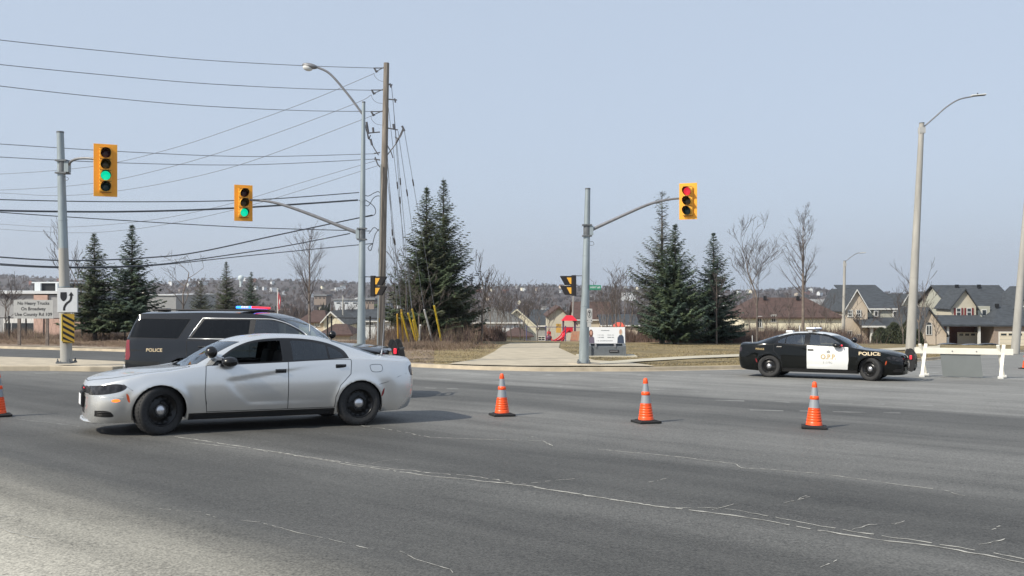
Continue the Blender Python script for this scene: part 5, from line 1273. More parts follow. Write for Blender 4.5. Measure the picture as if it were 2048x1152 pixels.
# belts of bare trees: four shapes, copied
protos = [bare_tree(7.2, 70, .5, 5, .22, .6, .8, (2, 3)), bare_tree(7.6, 71, .42, 5, .2, .8, .7, (2, 3)), bare_tree(6.8, 72, .6, 5, .25, .5, .8, (2, 3)), excurrent(7.0, 73, .34, 26, .25)]
BT = []
for i, (px, Y, sc) in enumerate([(955, 86, 0.69), (982, 80, 0.65), (1003, 88, 0.74), (968, 84, 0.66), (994, 92, 0.76), (1012, 86, 0.69), (1048, 84, 0.63), (1225, 94, 0.88), (1240, 97, 0.92), (1022, 82, 0.63), (1040, 90, 0.73), (938, 90, 0.66), (1075, 98, 0.69), (1096, 104, 0.59), (1215, 90, 0.88), (1232, 84, 0.76), (1250, 92, 0.90), (1262, 82, 0.72), (1205, 96, 0.80), (812, 62, 0.72), (826, 64, 0.80), (800, 65, 0.70), (838, 60, 0.62), (790, 66, 0.75), (905, 70, 0.80), (1500, 92, 0.62), (1555, 90, 0.60), (1578, 92, 0.70), (1650, 94, 0.62), (1532, 96, 0.55), (1662, 98, 0.60), (1625, 96, 0.60), (60, 110, 0.80), (330, 120, 0.90), (690, 130, 0.90), (570, 125, 0.85), (600, 135, 0.90), (1395, 96, 0.90), (1463, 110, 0.85), (1758, 118, 0.60)]):
    k = i % 4; grp = 'leafless trees in the belts beyond the grass'
    where = ('leafless tree in the clump left of the cream gable beyond the path' if 930 < px < 1100 else 'leafless tree in the clump behind the advertising bench' if 1200 < px < 1300 else 'leafless shrubby tree at the foot of the big spruces by the guy wires' if 780 < px < 910 else 'low leafless tree before the brown roofed bungalow' if 1490 < px < 1670 else 'leafless tree standing among the roofs beyond the fence')
    if k < len(BT): t = dup(BT[k], tp(px, Y), rng.uniform(0, 6.28), where, sc); t['group'] = where.replace('leafless', 'leafless').replace('tree ', 'trees ', 1)
    else: t = place_tree(where, px, Y, protos[k], where.replace('tree ', 'trees ', 1), rng.uniform(0, 6.28)); t.scale = (sc,)*3; BT.append(t)

# twiggy hedge, brush and dead grass: masses nobody could count
def brush(name, pts, n, hgt, wid, mats, seed, kind='stuff', blade=.012, lean=.5, up=1.0):
    g = np.random.default_rng(seed); V = []; Fq = []; mi = []
    for _ in range(n):
        t = g.random()*(len(pts)-1); i = int(t); t -= i; a_, b_ = pts[i], pts[min(i+1, len(pts)-1)]
        x = a_[0]*(1-t)+b_[0]*t; y = a_[1]*(1-t)+b_[1]*t; x += g.normal(0, wid*.3); y += g.normal(0, wid*.5); z = zt(x, y)
        if on_path(x, y): continue
        hh = hgt*(.35+.65*g.random())*(.75+.35*math.sin(x*1.3+y)+.2*math.sin(x*4.1)); dx, dy = g.normal(0, lean*hh*.5), g.normal(0, lean*hh*.5)
        for s in range(2):
            z0_ = z+hh*.45*s; z1_ = z+hh*(.55+.45*s)*up; px0, py0 = x+dx*.5*s, y+dy*.5*s; px1, py1 = x+dx*(.5+.5*s)+g.normal(0, .05), y+dy*(.5+.5*s); k = len(V); b = blade*(1.3-.6*s)
            V.extend([(px0-b, py0, z0_), (px0+b, py0, z0_), (px1, py1, z1_)]); Fq.append((k, k+1, k+2)); mi.append(int(g.random()*len(mats)))
    o = npmesh(name, V, Fq, mats, None, mi); return tag(o, kind=kind)
def line_px(L_, Y): return [(tp(p, Y).x, Y) for p in L_]
M['hedge'] = mat('hedge_twigs', (.115, .072, .064), .95, noise=.3, scale=2); M['hedge2'] = mat('hedge_twigs_light', (.19, .13, .105), .95)
brush('hedge', line_px([900, 1038], 74), 15000, 1.3, 1.6, ['hedge', 'hedge2', 'shrub'], 5, blade=.022)
brush('hedge', line_px([1235, 1480], 78), 20000, 1.05, 2.2, ['hedge', 'hedge2', 'shrub'], 6, blade=.022)
brush('brushwood', line_px([790, 912], 63), 9000, 1.5, 3.0, ['hedge', 'shrub', 'drygrass'], 7, blade=.018)
brush('brushwood', line_px([1480, 1690], 88), 12000, 1.7, 3.5, ['shrub', 'hedge2', 'twigd'], 8, blade=.022)
brush('dry_grass', line_px([745, 850], 56), 20000, .38, 6, ['drygrass', 'dirt', 'hedge2'], 9, blade=.013, lean=1.4)
brush('dry_grass', [(tp(p, kk).x, kk) for p, kk in ((-60, 61), (100, 59), (240, 57), (420, 52))], 42000, .20, 3.2, ['drygrass', 'dirt', 'hedge2'], 10, blade=.012, lean=1.5)
brush('dry_grass', line_px([-40, 300], 66), 16000, .8, 4, ['drygrass', 'shrub', 'hedge2'], 11, blade=.014, lean=1.0)
# short lawn blades that break up the flat sheet
def lawn_blades():
    g = np.random.default_rng(3); V = []; Fq = []; mi = []
    for _ in range(60000):
        px = g.uniform(700, 2080); d = 1.2+g.random()**1.5*34; t = ts(KERB, px)+d; u = (px-1024)/F; x, y = u*t, t
        if on_path(x, y): continue
        z = zt(x, y); h = g.uniform(.015, .05)*(1+.4*math.sin(x*.7)*math.cos(y*.5)); b = g.uniform(.01, .025); k = len(V); a_ = g.uniform(0, 3.14)
        V.extend([(x-b*math.cos(a_), y-b*math.sin(a_), z), (x+b*math.cos(a_), y+b*math.sin(a_), z), (x+g.normal(0, .04), y+g.normal(0, .04), z+h)]); Fq.append((k, k+1, k+2)); mi.append(int(g.random()*3))
    return npmesh('grass', V, Fq, ['lawnb1', 'lawnb2', 'drygrass'], None, mi)
M['lawnb1'] = mat('grass_blade_olive', (.19, .155, .07), .9); M['lawnb2'] = mat('grass_blade_straw', (.31, .245, .13), .9)
tag(lawn_blades(), kind='stuff')
# cedars by the dark house
def cedar(label, px, Y, h, r, seed):
    g = np.random.default_rng(seed); t = thing('cedar', label, 'tree', tp(px, Y), group='cedars by the tall concrete street light'); V = []; Fq = []; mi = []
    for _ in range(5200):
        f = g.random()**.8; a_ = g.uniform(0, 6.28); rr = r*(1-f)**.6*g.uniform(.55, 1.08)*(1+.15*math.sin(a_*3+f*9)); p = np.array([rr*math.cos(a_), rr*math.sin(a_), h*f]); k = len(V); s = .13
        q = p+np.array([math.cos(a_)*.1, math.sin(a_)*.1, .22]); V.extend([p+g.normal(0, s*.5, 3), p+g.normal(0, s*.5, 3), q+g.normal(0, s*.3, 3)]); Fq.append((k, k+1, k+2)); mi.append(0 if g.random() < .6 else 1)
    npmesh('crown', V, Fq, ['cedar', 'spruceo'], t, mi); mb = MB(); mb.tube([(0, 0, -.2), (0, 0, h*.9)], [.09, .02], 'bark', 6); mb.build('trunk', t)
for i, (px, Y, h, r, lb) in enumerate([(1762, 104, 2.2, 1.3, 'low dark cedar bush by the white porch post'), (1788, 106, 2.6, 1.6, 'dark cedar bush in the middle of the row under the porch roof'), (1818, 104, 3.2, 1.5, 'tallest cedar, left of the arched window'), (1833, 100, 2.4, 1.2, 'small cedar right beside the foot of the concrete street light')]): cedar(lb, px, Y, h, r, 90+i)

# ------------------------------------------------------------------ far woods across the valley (one mass)
def far_woods():
    g = np.random.default_rng(17); V = []; Fq = []; mi = []
    for _ in range(15000):
        px = g.uniform(-500, 2550); y = 190*math.exp(g.random()*2.62)
        if y < 260 and 1380 < px < 2100: continue
        x = (px-1024)/F*y; z = zt(x, y); ev = g.random() < .07; h = g.uniform(5, 10)*(1.0 if y < 700 else .9); r = h*(.45 if not ev else .28); c = 3 if ev else int(g.random()*3)
        nb = 44 if y < 420 else 20 if y < 700 else 12
        for k in range(nb):
            a_ = g.uniform(0, 6.28); f = g.random(); rr = r*math.sqrt(f)*(math.sin(3.14*min(1, .2+g.random()*.8)) if not ev else 1)
            bx, by = x+rr*math.cos(a_), y+rr*math.sin(a_); zz = z+h*(.12+.5*g.random() if not ev else .05+.7*(1-f)); hh = h*(.42 if not ev else .3)*g.uniform(.6, 1.1); b = h*(.07 if not ev else .10)*(.55 if y < 420 else .9 if y < 700 else 1.3); kk = len(V)
            V.extend([(bx-b, by, zz), (bx+b, by+b*.3, zz-b*.4), (bx+g.normal(0, b*1.2), by, zz+hh)]); Fq.append((kk, kk+1, kk+2)); mi.append(c)
    return npmesh('far_woodland', V, Fq, ['fw1', 'fw2', 'fw3', 'fw4'], None, mi)
M['fw1'] = mat('bare_wood_grey', (.085, .070, .070), .95); M['fw2'] = mat('bare_wood_brown', (.105, .078, .070), .95); M['fw3'] = mat('bare_wood_dark', (.052, .044, .047), .95); M['fw4'] = mat('far_evergreen', (.030, .036, .030), .95)
tag(far_woods(), kind='stuff')

# ------------------------------------------------------------------ buildings
M['cream'] = mat('cream_siding', (.74, .69, .54), .8, noise=.05, scale=1, stretch=(1, 1, 8)); M['beige'] = mat('beige_brick', (.54, .46, .37), .85, noise=.12, scale=9)
M['tan'] = mat('tan_siding', (.52, .48, .39), .8, noise=.05, scale=1, stretch=(1, 1, 8)); M['greysid'] = mat('grey_green_siding', (.42, .42, .36), .8, noise=.06, scale=1, stretch=(1, 1, 8))
M['brick'] = mat('red_brick', (.24, .11, .085), .9, noise=.2, scale=8); M['greybrick'] = mat('grey_brown_brick', (.31, .25, .21), .9, noise=.18, scale=8)
M['pinkwall'] = mat('pinkish_block', (.50, .34, .28), .85, noise=.1, scale=3); M['concblock'] = mat('grey_block', (.33, .335, .34), .85, noise=.08, scale=3); M['whitesid'] = mat('pale_siding', (.62, .64, .65), .8, noise=.05)
M['shutter'] = mat('red_shutter', (.17, .03, .03), .6); M['garage'] = mat('garage_door', (.70, .63, .50), .6, noise=.03); M['garagew'] = mat('garage_door_white', (.66, .62, .54), .6, noise=.03)
def house(name, label, px0, px1, base, eave, ridge, Y, depth, kind, wallm, roofm, wins=(), trim='white', group='houses beyond the lawn', overh=.35, apex=None, lower=None, hipin=.28, cat='house', eaveL=None):
    """a real house at distance Y; the numbers are its corner, eave and ridge lines as seen"""
    X0, X1 = P(px0, 0, Y).x, P(px1, 0, Y).x; zb, ze, zr = (P(0, q, Y).z for q in (base, eave, ridge)); zb -= .6; W_ = X1-X0; o = Vector(((X0+X1)/2, Y, zb)); t = thing(name, label, cat, o, 0, group); he, hr = ze-zb, zr-zb; w2 = W_/2; eL = (P(0, eaveL, Y).z-zb) if eaveL else he
    a_ = (P(apex, 0, Y).x-o.x) if apex else 0
    mb = MB()
    if kind == 'gable_front': mb.prism([(-w2, 0), (w2, 0), (w2, he), (a_, hr-.12), (-w2, eL)], 0, depth, wallm)
    elif kind == 'gable_side': mb.prism([(0, 0), (depth, 0), (depth, he), (depth/2, hr-.12), (0, he)], -w2, w2, wallm, 'x')
    else: mb.box((0, depth/2, he/2), (W_, depth, he), wallm)
    mb.build('wall', t)
    if lower:
        mb = MB(); zl = P(0, lower[0], Y).z-zb; x0, x1 = (P(q, 0, Y).x-o.x for q in (lower[2], lower[3])); mb.box(((x0+x1)/2, -.03, zl/2), (x1-x0, .08, zl), lower[1]); mb.build('lower_wall', t)
    mb = MB(); th = .14; ov = overh
    if kind == 'gable_front':
        for s in (-1, 1):
            e_ = he if s > 0 else eL; sl = (hr-e_)/(w2-s*a_); ex = s*(w2+ov); ez = e_-ov*sl
            mb.prism([(a_, hr), (ex, ez), (ex, ez+th), (a_, hr+th)], -ov, depth+ov, roofm)
            mb.prism([(a_, hr-.10), (ex, ez-.12), (ex, ez+.06), (a_, hr+.12)], -ov-.05, -ov-.004, trim)
    elif kind == 'gable_side':
        for s in (-1, 1):
            sl = (hr-he)/(depth/2); ey = depth/2+s*(depth/2+ov); ez = he-ov*sl
            mb.prism([(depth/2, hr), (ey, ez), (ey, ez+th), (depth/2, hr+th)], -w2-ov, w2+ov, roofm, 'x')
        mb.box((0, -ov-.03, he-ov*sl+.02), (W_+2*ov, .05, .18), trim)
    else:
        e0 = [(-w2-ov, -ov), (w2+ov, -ov), (w2+ov, depth+ov), (-w2-ov, depth+ov)]; ri = hipin*W_ if hipin*W_ < w2 else w2*.98
        vs = [Vector((x, y, he-.05)) for x, y in e0]+[Vector((-w2+ri+a_, depth/2, hr)), Vector((w2-ri+a_, depth/2, hr))]
        mb.add(vs, [(0, 1, 5, 4), (1, 2, 5), (2, 3, 4, 5), (3, 0, 4), (3, 2, 1, 0)], roofm)
        mb.box((0, -ov-.03, he-.1), (W_+2*ov, .04, .16), trim)
    rf = mb.build('roof', t)
    for k in range(2):
        if W_ > 6: m3 = MB(); m3.box(((k-.5)*W_*.35, depth*.42, hr-.05 if kind != 'gable_front' else hr-.1), (.35, .35, .5), 'signblk'); m3.build('roof_vent', rf)
    for wv in wins:
        cx_, cy_, ww, hh = wv[:4]; kd = wv[4] if len(wv) > 4 else 'w'; c = P(cx_, cy_, Y)-o; c.y = 0; W2, H2 = ww/F*Y, hh/F*Y
        if kd == 'g':
            m4 = MB(); m4.box((c.x, -.04, c.z), (W2, .06, H2), 'garage'); m4.box((c.x, -.02, c.z), (W2+.25, .05, H2+.2), 'white')
            for r_ in range(1, 4): m4.box((c.x, -.075, c.z-H2/2+H2*r_/4), (W2, .01, .03), 'greysid')
            gd = m4.build('garage_door', t); m5 = MB(); n = 4
            for q in range(n): m5.box((c.x-W2/2+W2*(q+.5)/n, -.076, c.z+H2*.36), (W2/n*.72, .012, H2*.14), 'pane')
            m5.build('door_window', gd)
        elif kd == 'p': m4 = MB(); m4.box((c.x, -1.4, c.z), (W2, W2, H2), 'white'); m4.box((c.x, -1.4, c.z-H2/2+.1), (W2*1.6, W2*1.6, .2), 'white'); m4.build('porch_post', t)
        elif kd == 'd': m4 = MB(); m4.box((c.x, -.03, c.z), (W2, .06, H2), 'signblk'); m4.box((c.x, -.01, c.z), (W2+.16, .06, H2+.1), 'white'); m4.build('door', t)
        elif kd == 'a':
            m4 = MB(); m4.box((c.x, -.04, c.z-H2*.12), (W2, .06, H2*.75), 'white'); m4.prism([(c.x+W2/2*math.cos(q*math.pi/10), c.z+H2*.26+W2/2*math.sin(q*math.pi/10)) for q in range(11)], -.07, -.01, 'white'); fr = m4.build('window', t)
            m5 = MB(); m5.box((c.x-W2*.22, -.075, c.z-H2*.12), (W2*.3, .01, H2*.66), 'pane'); m5.box((c.x+W2*.22, -.075, c.z-H2*.12), (W2*.3, .01, H2*.66), 'pane'); m5.prism([(c.x+W2*.4*math.cos(q*math.pi/10), c.z+H2*.29+W2*.4*math.sin(q*math.pi/10)) for q in range(11)], -.08, -.072, 'pane'); m5.build('pane', fr)
        else:
            m4 = MB(); fw = .09; x0, x1, z0, z1 = c.x-W2/2, c.x+W2/2, c.z-H2/2, c.z+H2/2
            m4.box(((x0+x1)/2, -.04, z1), (W2+fw*2, .08, fw), 'white'); m4.box(((x0+x1)/2, -.05, z0), (W2+fw*3, .10, fw), 'white'); m4.box((x0, -.04, c.z), (fw, .08, H2), 'white'); m4.box((x1, -.04, c.z), (fw, .08, H2), 'white'); m4.box((c.x, -.045, c.z), (W2, .05, fw*.7), 'white'); m4.box((c.x, -.04, c.z), (fw*.5, .045, H2), 'white')
            if kd == 's':
                for s in (-1, 1): m4.box((c.x+s*(W2/2+.25), -.04, c.z), (.34, .05, H2+.1), 'shutter')
            fr = m4.build('window', t); m5 = MB(); m5.box((c.x, -.018, c.z), (W2, .03, H2), 'pane'); m5.build('pane', fr)
    return t, o
def wing(t, o, px0, px1, base, eave, ridge, Y, depth, kind, wallm, roofm, trim='white', apex=None, ov=.3, y0=None, nm='wing', fill=True):
    X0, X1 = P(px0, 0, Y).x-o.x, P(px1, 0, Y).x-o.x; zb, ze, zr = (P(0, q, Y).z-o.z for q in (base, eave, ridge)); yy = Y-o.y; mb = MB(); a_ = P(apex, 0, Y).x-o.x if apex else (X0+X1)/2; th = .12
    if kind == 'gable_front':
        if fill: mb.prism([(X0, zb), (X1, zb), (X1, ze), (a_, zr-.1), (X0, ze)], yy, yy+depth, wallm)
        w_ = mb.build(nm, t); mb = MB()
        for xe in (X0-ov, X1+ov):
            sl = (zr-ze)/abs((X0 if xe < a_ else X1)-a_); ez = ze-ov*sl
            mb.prism([(a_, zr), (xe, ez), (xe, ez+th), (a_, zr+th)], yy-ov, yy+depth, roofm); mb.prism([(a_, zr-.12), (xe, ez-.13), (xe, ez+.05), (a_, zr+.1)], yy-ov-.05, yy-ov-.004, trim)
        mb.build('roof', w_)
    elif kind == 'lean':
        if fill: mb.box(((X0+X1)/2, yy+depth/2, (zb+ze)/2), (X1-X0, depth, ze-zb), wallm); w_ = mb.build(nm, t)
        else: w_ = t
        mb = MB(); mb.prism([(yy-ov, ze), (yy+depth, zr), (yy+depth, zr+th), (yy-ov, ze+th)], X0-ov, X1+ov, roofm, 'x'); mb.box(((X0+X1)/2, yy-ov-.03, ze+.0), (X1-X0+2*ov, .05, .2), trim); mb.build('lower_roof' if w_ is t else 'roof', w_)
    return t
RH = 'houses right of the spruces'
house('bungalow', 'low bungalow with a wide brown hip roof, cream at left and brick at right', 1487, 1683, 700, 634, 596, 112, 11, 'hip', 'cream', 'brownroof', [(1519, 644, 8, 22), (1547, 637, 9, 14)], 'brownroof', RH, hipin=.22, lower=(663, 'brick', 1487, 1600))
t, o = house('gabled_house', 'beige two-storey house with a white-edged pointed gable and dark roof', 1690, 1735, 688, 617, 580, 118, 9, 'gable_front', 'beige', 'asph', [(1700, 627, 8, 13), (1717, 627, 8, 13), (1699, 672, 8, 20), (1718, 676, 8, 14)], 'white', RH, overh=.3)
wing(t, o, 1720, 1800, 688, 618, 571, 121, 9, 'lean', 'greysid', 'asph', ov=.3); wing(t, o, 1726, 1764, 655, 653, 640, 115.5, 3, 'lean', 'greysid', 'asph', fill=False); wing(t, o, 1745, 1830, 690, 655, 638, 117.5, 3, 'lean', 'greybrick', 'asph')
for wv in ((1752, 627, 6, 10), (1790, 628, 7, 11)):
    c = P(wv[0], wv[1], 120.8)-o; mb = MB(); mb.box((c.x, c.y, c.z), (wv[2]/F*121+.2, .1, wv[3]/F*121+.2), 'white'); fr = mb.build('window', t); mb = MB(); mb.box((c.x, c.y-.06, c.z), (wv[2]/F*121-.1, .03, wv[3]/F*121-.1), 'pane'); mb.build('pane', fr)
c = P(1743, 671, 115.8)-o; mb = MB(); mb.box((c.x, c.y, c.z), (.32, .32, 2.3), 'white'); mb.build('porch_post', t)
t, o = house('gabled_house', 'dark roofed house whose small pale gable shows left of the concrete street light', 1797, 1840, 690, 618, 590, 122, 9, 'gable_front', 'tan', 'asph', [(1795+11, 630, 9, 14), (1822, 630, 9, 12)], 'white', RH, apex=1814)
wing(t, o, 1838, 1904, 680, 618, 585, 130, 8, 'gable_front', 'greysid', 'asph', apex=1886)
t, o = house('cottage_wing', 'steep beige gable with a tall white arched window', 1836, 1893, 690, 668, 617, 108, 8, 'gable_front', 'beige', 'asph', [(1857.5, 657, 12, 26, 'a')], 'asph', RH, apex=1857, overh=.25)
t, o = house('two_storey_house', 'two-storey house with red shutters, a small peaked gable and a cream garage door', 1903, 2034, 690, 614, 572, 117, 10, 'gable_side', 'greysid', 'asph', [(1917, 624, 9, 15, 's'), (1938, 624, 9, 15, 's'), (1964, 624, 7, 10)], 'asph', RH)
wing(t, o, 1902, 1952, 640, 613, 578, 114, 4, 'gable_front', 'tan', 'asph', 'asph', apex=1929)
c = P(1963, 626, 115.2)-o; mb = MB(); mb.box(c, (1.5, 1.2, 1.7), 'greysid'); mb.box(c+Vector((0, -.62, .05)), (.62, .06, .85), 'white'); mb.box(c+Vector((0, -.66, .05)), (.44, .03, .66), 'pane'); mb.build('bay', t)
for wv in ((1917, 624, 8, 14), (1938, 624, 8, 14)):
    c = P(wv[0], wv[1], 113.95)-o; mb = MB(); mb.box(c, (.62, .08, 1.0), 'white'); mb.box(c+Vector((-.45, 0, 0)), (.22, .06, 1.0), 'shutter'); mb.box(c+Vector((.45, 0, 0)), (.22, .06, 1.0), 'shutter'); fr = mb.build('window', t); mb = MB(); mb.box(c+Vector((0, -.045, .24)), (.44, .02, .38), 'pane'); mb.box(c+Vector((0, -.045, -.24)), (.44, .02, .38), 'pane'); mb.build('pane', fr)
wing(t, o, 1880, 1985, 652, 651, 634, 110, 4, 'lean', 'brick', 'asph', 'asph', fill=False)
c = P(1932, 676, 113.6)-o; mb = MB(); mb.box(c+Vector((0, 1.2, 0)), (6.4, .3, 3.4), 'brick'); mb.build('porch_wall', t)
c = P(1940, 680, 113.2)-o; mb = MB(); mb.box(c, (3.1, .1, 1.9), 'garage'); 
for k in range(4): mb.box(c+Vector((-1.1+k*.72, -.06, .66)), (.5, .02, .26), 'pane')
mb.build('garage_door', t)
for q in (1895, 1958): c = P(q, 671, 110.2)-o; mb = MB(); mb.box(c, (.26, .26, 2.5), 'white'); mb.build('porch_post', t)
t, o = house('garage_house', 'beige brick house with a wide pale garage door at the right edge', 1988, 2120, 692, 650, 612, 110, 10, 'hip', 'greybrick', 'asph', [(2030, 679, 62, 28, 'g')], 'asph', RH, hipin=.4)
wing(t, o, 2026, 2110, 650, 618, 574, 114, 6, 'gable_front', 'tan', 'asph', 'asph', apex=2072)
c = P(2040, 624, 113.9)-o; mb = MB(); mb.box(c, (1.1, .1, 1.5), 'white'); fr = mb.build('window', t); mb = MB(); mb.box(c+Vector((0, -.06, 0)), (.85, .03, 1.25), 'pane'); mb.build('pane', fr)
house('gabled_house', 'pale grey-roofed house showing above the right end of the brown hip roof', 1625, 1700, 690, 640, 601, 135, 9, 'gable_side', 'whitesid', 'lightroof', [], 'white', RH)
house('gabled_house', 'pale gabled house peeping between the blue-green spruce and the bungalow', 1440, 1500, 700, 640, 605, 128, 9, 'gable_front', 'whitesid', 'lightroof', [], 'white', RH, apex=1448)
house('gabled_house', 'grey roofed house low behind the hedge under the right spruces', 1362, 1470, 700, 668, 640, 120, 9, 'gable_side', 'whitesid', 'greyroof', [], 'white', RH)
CH = 'houses beyond the gravel path'
house('gabled_house', 'cream gable with dark roof at the end of the gravel path', 1021, 1072, 700, 652, 619, 122, 9, 'gable_front', 'cream', 'asph', [(1047, 655, 6, 9)], 'cream', CH, apex=1034, eaveL=629)
wing(*house('gabled_house', 'grey-blue walled house tucked between the cream gable and the tan gable', 1064, 1104, 700, 650, 622, 136, 9, 'gable_side', 'concblock', 'asph', [(1083, 677, 14, 8)], 'white', CH), 1064, 1070, 700, 650, 648, 136, 1, 'lean', 'concblock', 'asph')
house('gabled_house', 'tan gable standing behind the red playground tower', 1097, 1150, 700, 645, 614, 126, 10, 'gable_front', 'tan', 'brownroof', [], 'brownroof', CH, apex=1118, eaveL=630)
house('gabled_house', 'large brown roofed house right of the signal pole', 1150, 1222, 700, 638, 606, 145, 10, 'gable_side', 'tan', 'brownroof', [], 'white', CH)
house('gabled_house', 'low dark roofed house behind the advertising bench', 1205, 1275, 700, 650, 632, 140, 9, 'gable_side', 'beige', 'asph', [(1240, 662, 7, 9)], 'white', CH)
house('gabled_house', 'grey hip roofed house with pale walls behind the brown hedge', 920, 1040, 700, 644, 617, 112, 10, 'hip', 'whitesid', 'greyroof', [(929, 650, 5, 12), (941, 650, 6, 12), (957, 650, 7, 12), (968, 651, 6, 12), (1030, 652, 5, 9)], 'white', CH, hipin=.35)
house('garage', 'low brown roofed garage in front of the cream gable', 1008, 1062, 700, 671, 657, 108, 6, 'hip', 'greysid', 'brownroof', [], 'brownroof', CH, hipin=.4)
house('gabled_house', 'white gable half hidden behind the big spruce', 888, 935, 700, 640, 612, 118, 9, 'gable_front', 'whitesid', 'greyroof', [(911, 645, 8, 9)], 'white', CH, apex=886)
LH = 'houses beyond the parked police vehicles'
house('gabled_house', 'cream gable with a white edge seen over the silver car roof', 647, 689, 700, 647, 624, 116, 9, 'gable_front', 'cream', 'greyroof', [], 'white', LH, apex=662, eaveL=640)
house('gabled_house', 'dark roofed house between the cream gable and the street light', 686, 732, 700, 640, 622, 126, 9, 'gable_side', 'beige', 'asph', [(701, 647, 8, 9), (712, 647, 6, 9)], 'white', LH)
house('gabled_house', 'dark slate roofed house glimpsed between the street light and the wooden pole', 728, 792, 700, 641, 612, 120, 9, 'hip', 'whitesid', 'asph', [(735, 646, 6, 9), (744, 646, 6, 9)], 'white', LH)
house('gabled_house', 'brown roofed house just beyond the SUV windshield', 598, 650, 700, 643, 622, 118, 9, 'hip', 'beige', 'brownroof', [(631, 648, 4, 9), (637, 648, 4, 9)], 'brownroof', LH)
house('low_house', 'low brown roof in front of the cream gable', 640, 700, 700, 668, 650, 104, 7, 'hip', 'beige', 'brownroof', [], 'brownroof', LH, hipin=.3)
# long low school-like building on the left
Y = 92; o = tp(70, Y); zb = P(0, 690, Y).z-o.z-.6
t = thing('school_building', 'low flat-roofed building with grey and pink walls behind the truck route sign', 'building', o)
def bx(nm, x0, x1, y0, y1, dy, dep, m, par=None, inner=None):
    a_, b_ = P(x0, y0, Y)-o, P(x1, y1, Y)-o; mb = MB(); z0 = min(a_.z, b_.z); z1 = max(a_.z, b_.z)
    mb.box(((a_.x+b_.x)/2, dy+dep/2, (z0+z1)/2), (abs(b_.x-a_.x), dep, z1-z0), m); return mb.build(nm, par or t)
bx('wall', -260, 70, 588, 700, 0, 14, 'concblock'); bx('wall', 70.5, 98, 590, 700, -.3, 14, 'pinkwall'); bx('wall', 98.5, 150, 590, 700, -.1, 14, 'concblock'); bx('lower_wall', 98.5, 172, 637, 700, -.5, 10, 'pinkwall')
bx('roof_fascia', -260, 150, 582, 587.5, -.35, 14.6, 'whitesid')
wl_ = bx('clerestory', 36, 88, 566, 582, 3, 6, 'signblk'); bx('clerestory_frame', 34, 90, 563.5, 566, 2.8, 6.6, 'whitesid'); bx('clerestory_post', 41, 53, 566, 582, 2.7, .3, 'whitesid'); bx('clerestory_post', 84, 88, 566, 582, 2.7, .3, 'whitesid')
w3 = bx('window', 8, 70, 637, 678, -.12, .1, 'white'); 
for k in range(4): bx('pane', 10+k*15, 23+k*15, 646, 670, -.15, .02, 'pane', w3)
bx('window', -90, -10, 637, 678, -.12, .1, 'pane')
t = thing('brick_building', 'long brown brick wall behind the left spruces', 'building', o := tp(230, 96)); Y = 96
bx('wall', 178, 345, 644, 705, 0, 12, 'greybrick'); w3 = bx('window', 166, 184, 668, 685, -.4, .3, 'white'); bx('pane', 168, 182, 670, 683, -.43, .02, 'pane', w3); bx('lower_wall', 150, 188, 655, 700, -.3, 8, 'whitesid'); bx('roof_edge', 178, 346, 641, 644, -.15, 12.4, 'asph')
t = thing('grey_building', 'plain grey box building right of the left spruces', 'building', o := tp(325, 118)); Y = 118
bx('wall', 295, 352, 591, 700, 0, 16, 'concblock'); bx('roof_edge', 294, 353, 589, 591, -.15, 16.3, 'whitesid')

# fences
def fence(label, pxs, Y, h, cols, group, m='fence', mesh=True):
    o = tp(pxs[0], Y); t = thing('chain_link_fence', label, 'fence', o, group=group)
    for p in pxs: q = tp(p, Y)-o; mb = MB(); mb.tube([q+Vector((0, 0, -.2)), q+Vector((0, 0, h+.06))], .055, m, 7); mb.tube([q+Vector((0, 0, h+.05)), q+Vector((0, 0, h+.14))], .07, m, 7); mb.build('post', t)
    for p, p2 in zip(pxs, pxs[1:]):
        a_, b_ = tp(p, Y)-o, tp(p2, Y)-o; mb = MB(); mb.tube([a_+Vector((0, 0, h)), b_+Vector((0, 0, h))], .035, m, 6); mb.tube([a_+Vector((0, 0, .08)), b_+Vector((0, 0, .08))], .012, m, 4); n = int((b_-a_).length/.16)
        for k in range(n):     # woven mesh, drawn as crossing wires
            for s in (0, 1):
                u0 = k/n; u1 = min(1, (k+2.2)/n); p0 = a_.lerp(b_, u0)+Vector((0, 0, h if s else .08)); p1 = a_.lerp(b_, u1)+Vector((0, 0, .08 if s else h))
                if k % 2 == 0: mb.tube([p0, p1], .0035, m, 3, False)
        mb.build('mesh_panel', t)
FG = 'black chain link fences'
fence('black chain link fence running behind the left spruces', [-70, -20, 18, 52, 88, 126, 164, 206, 250, 294], 64, 1.55, 0, FG)
fence('black chain link fence between the SUV and the guy wires', [655, 663, 740, 783, 790], 66, 1.75, 0, FG)
fence('chain link fence in front of the playground', [1053, 1092, 1131, 1165], 98, 1.5, 0, FG, 'fencep')
fence('black fence right of the red playground tower, behind the hedge', [1165, 1200, 1240, 1280], 98, 1.5, 0, FG)

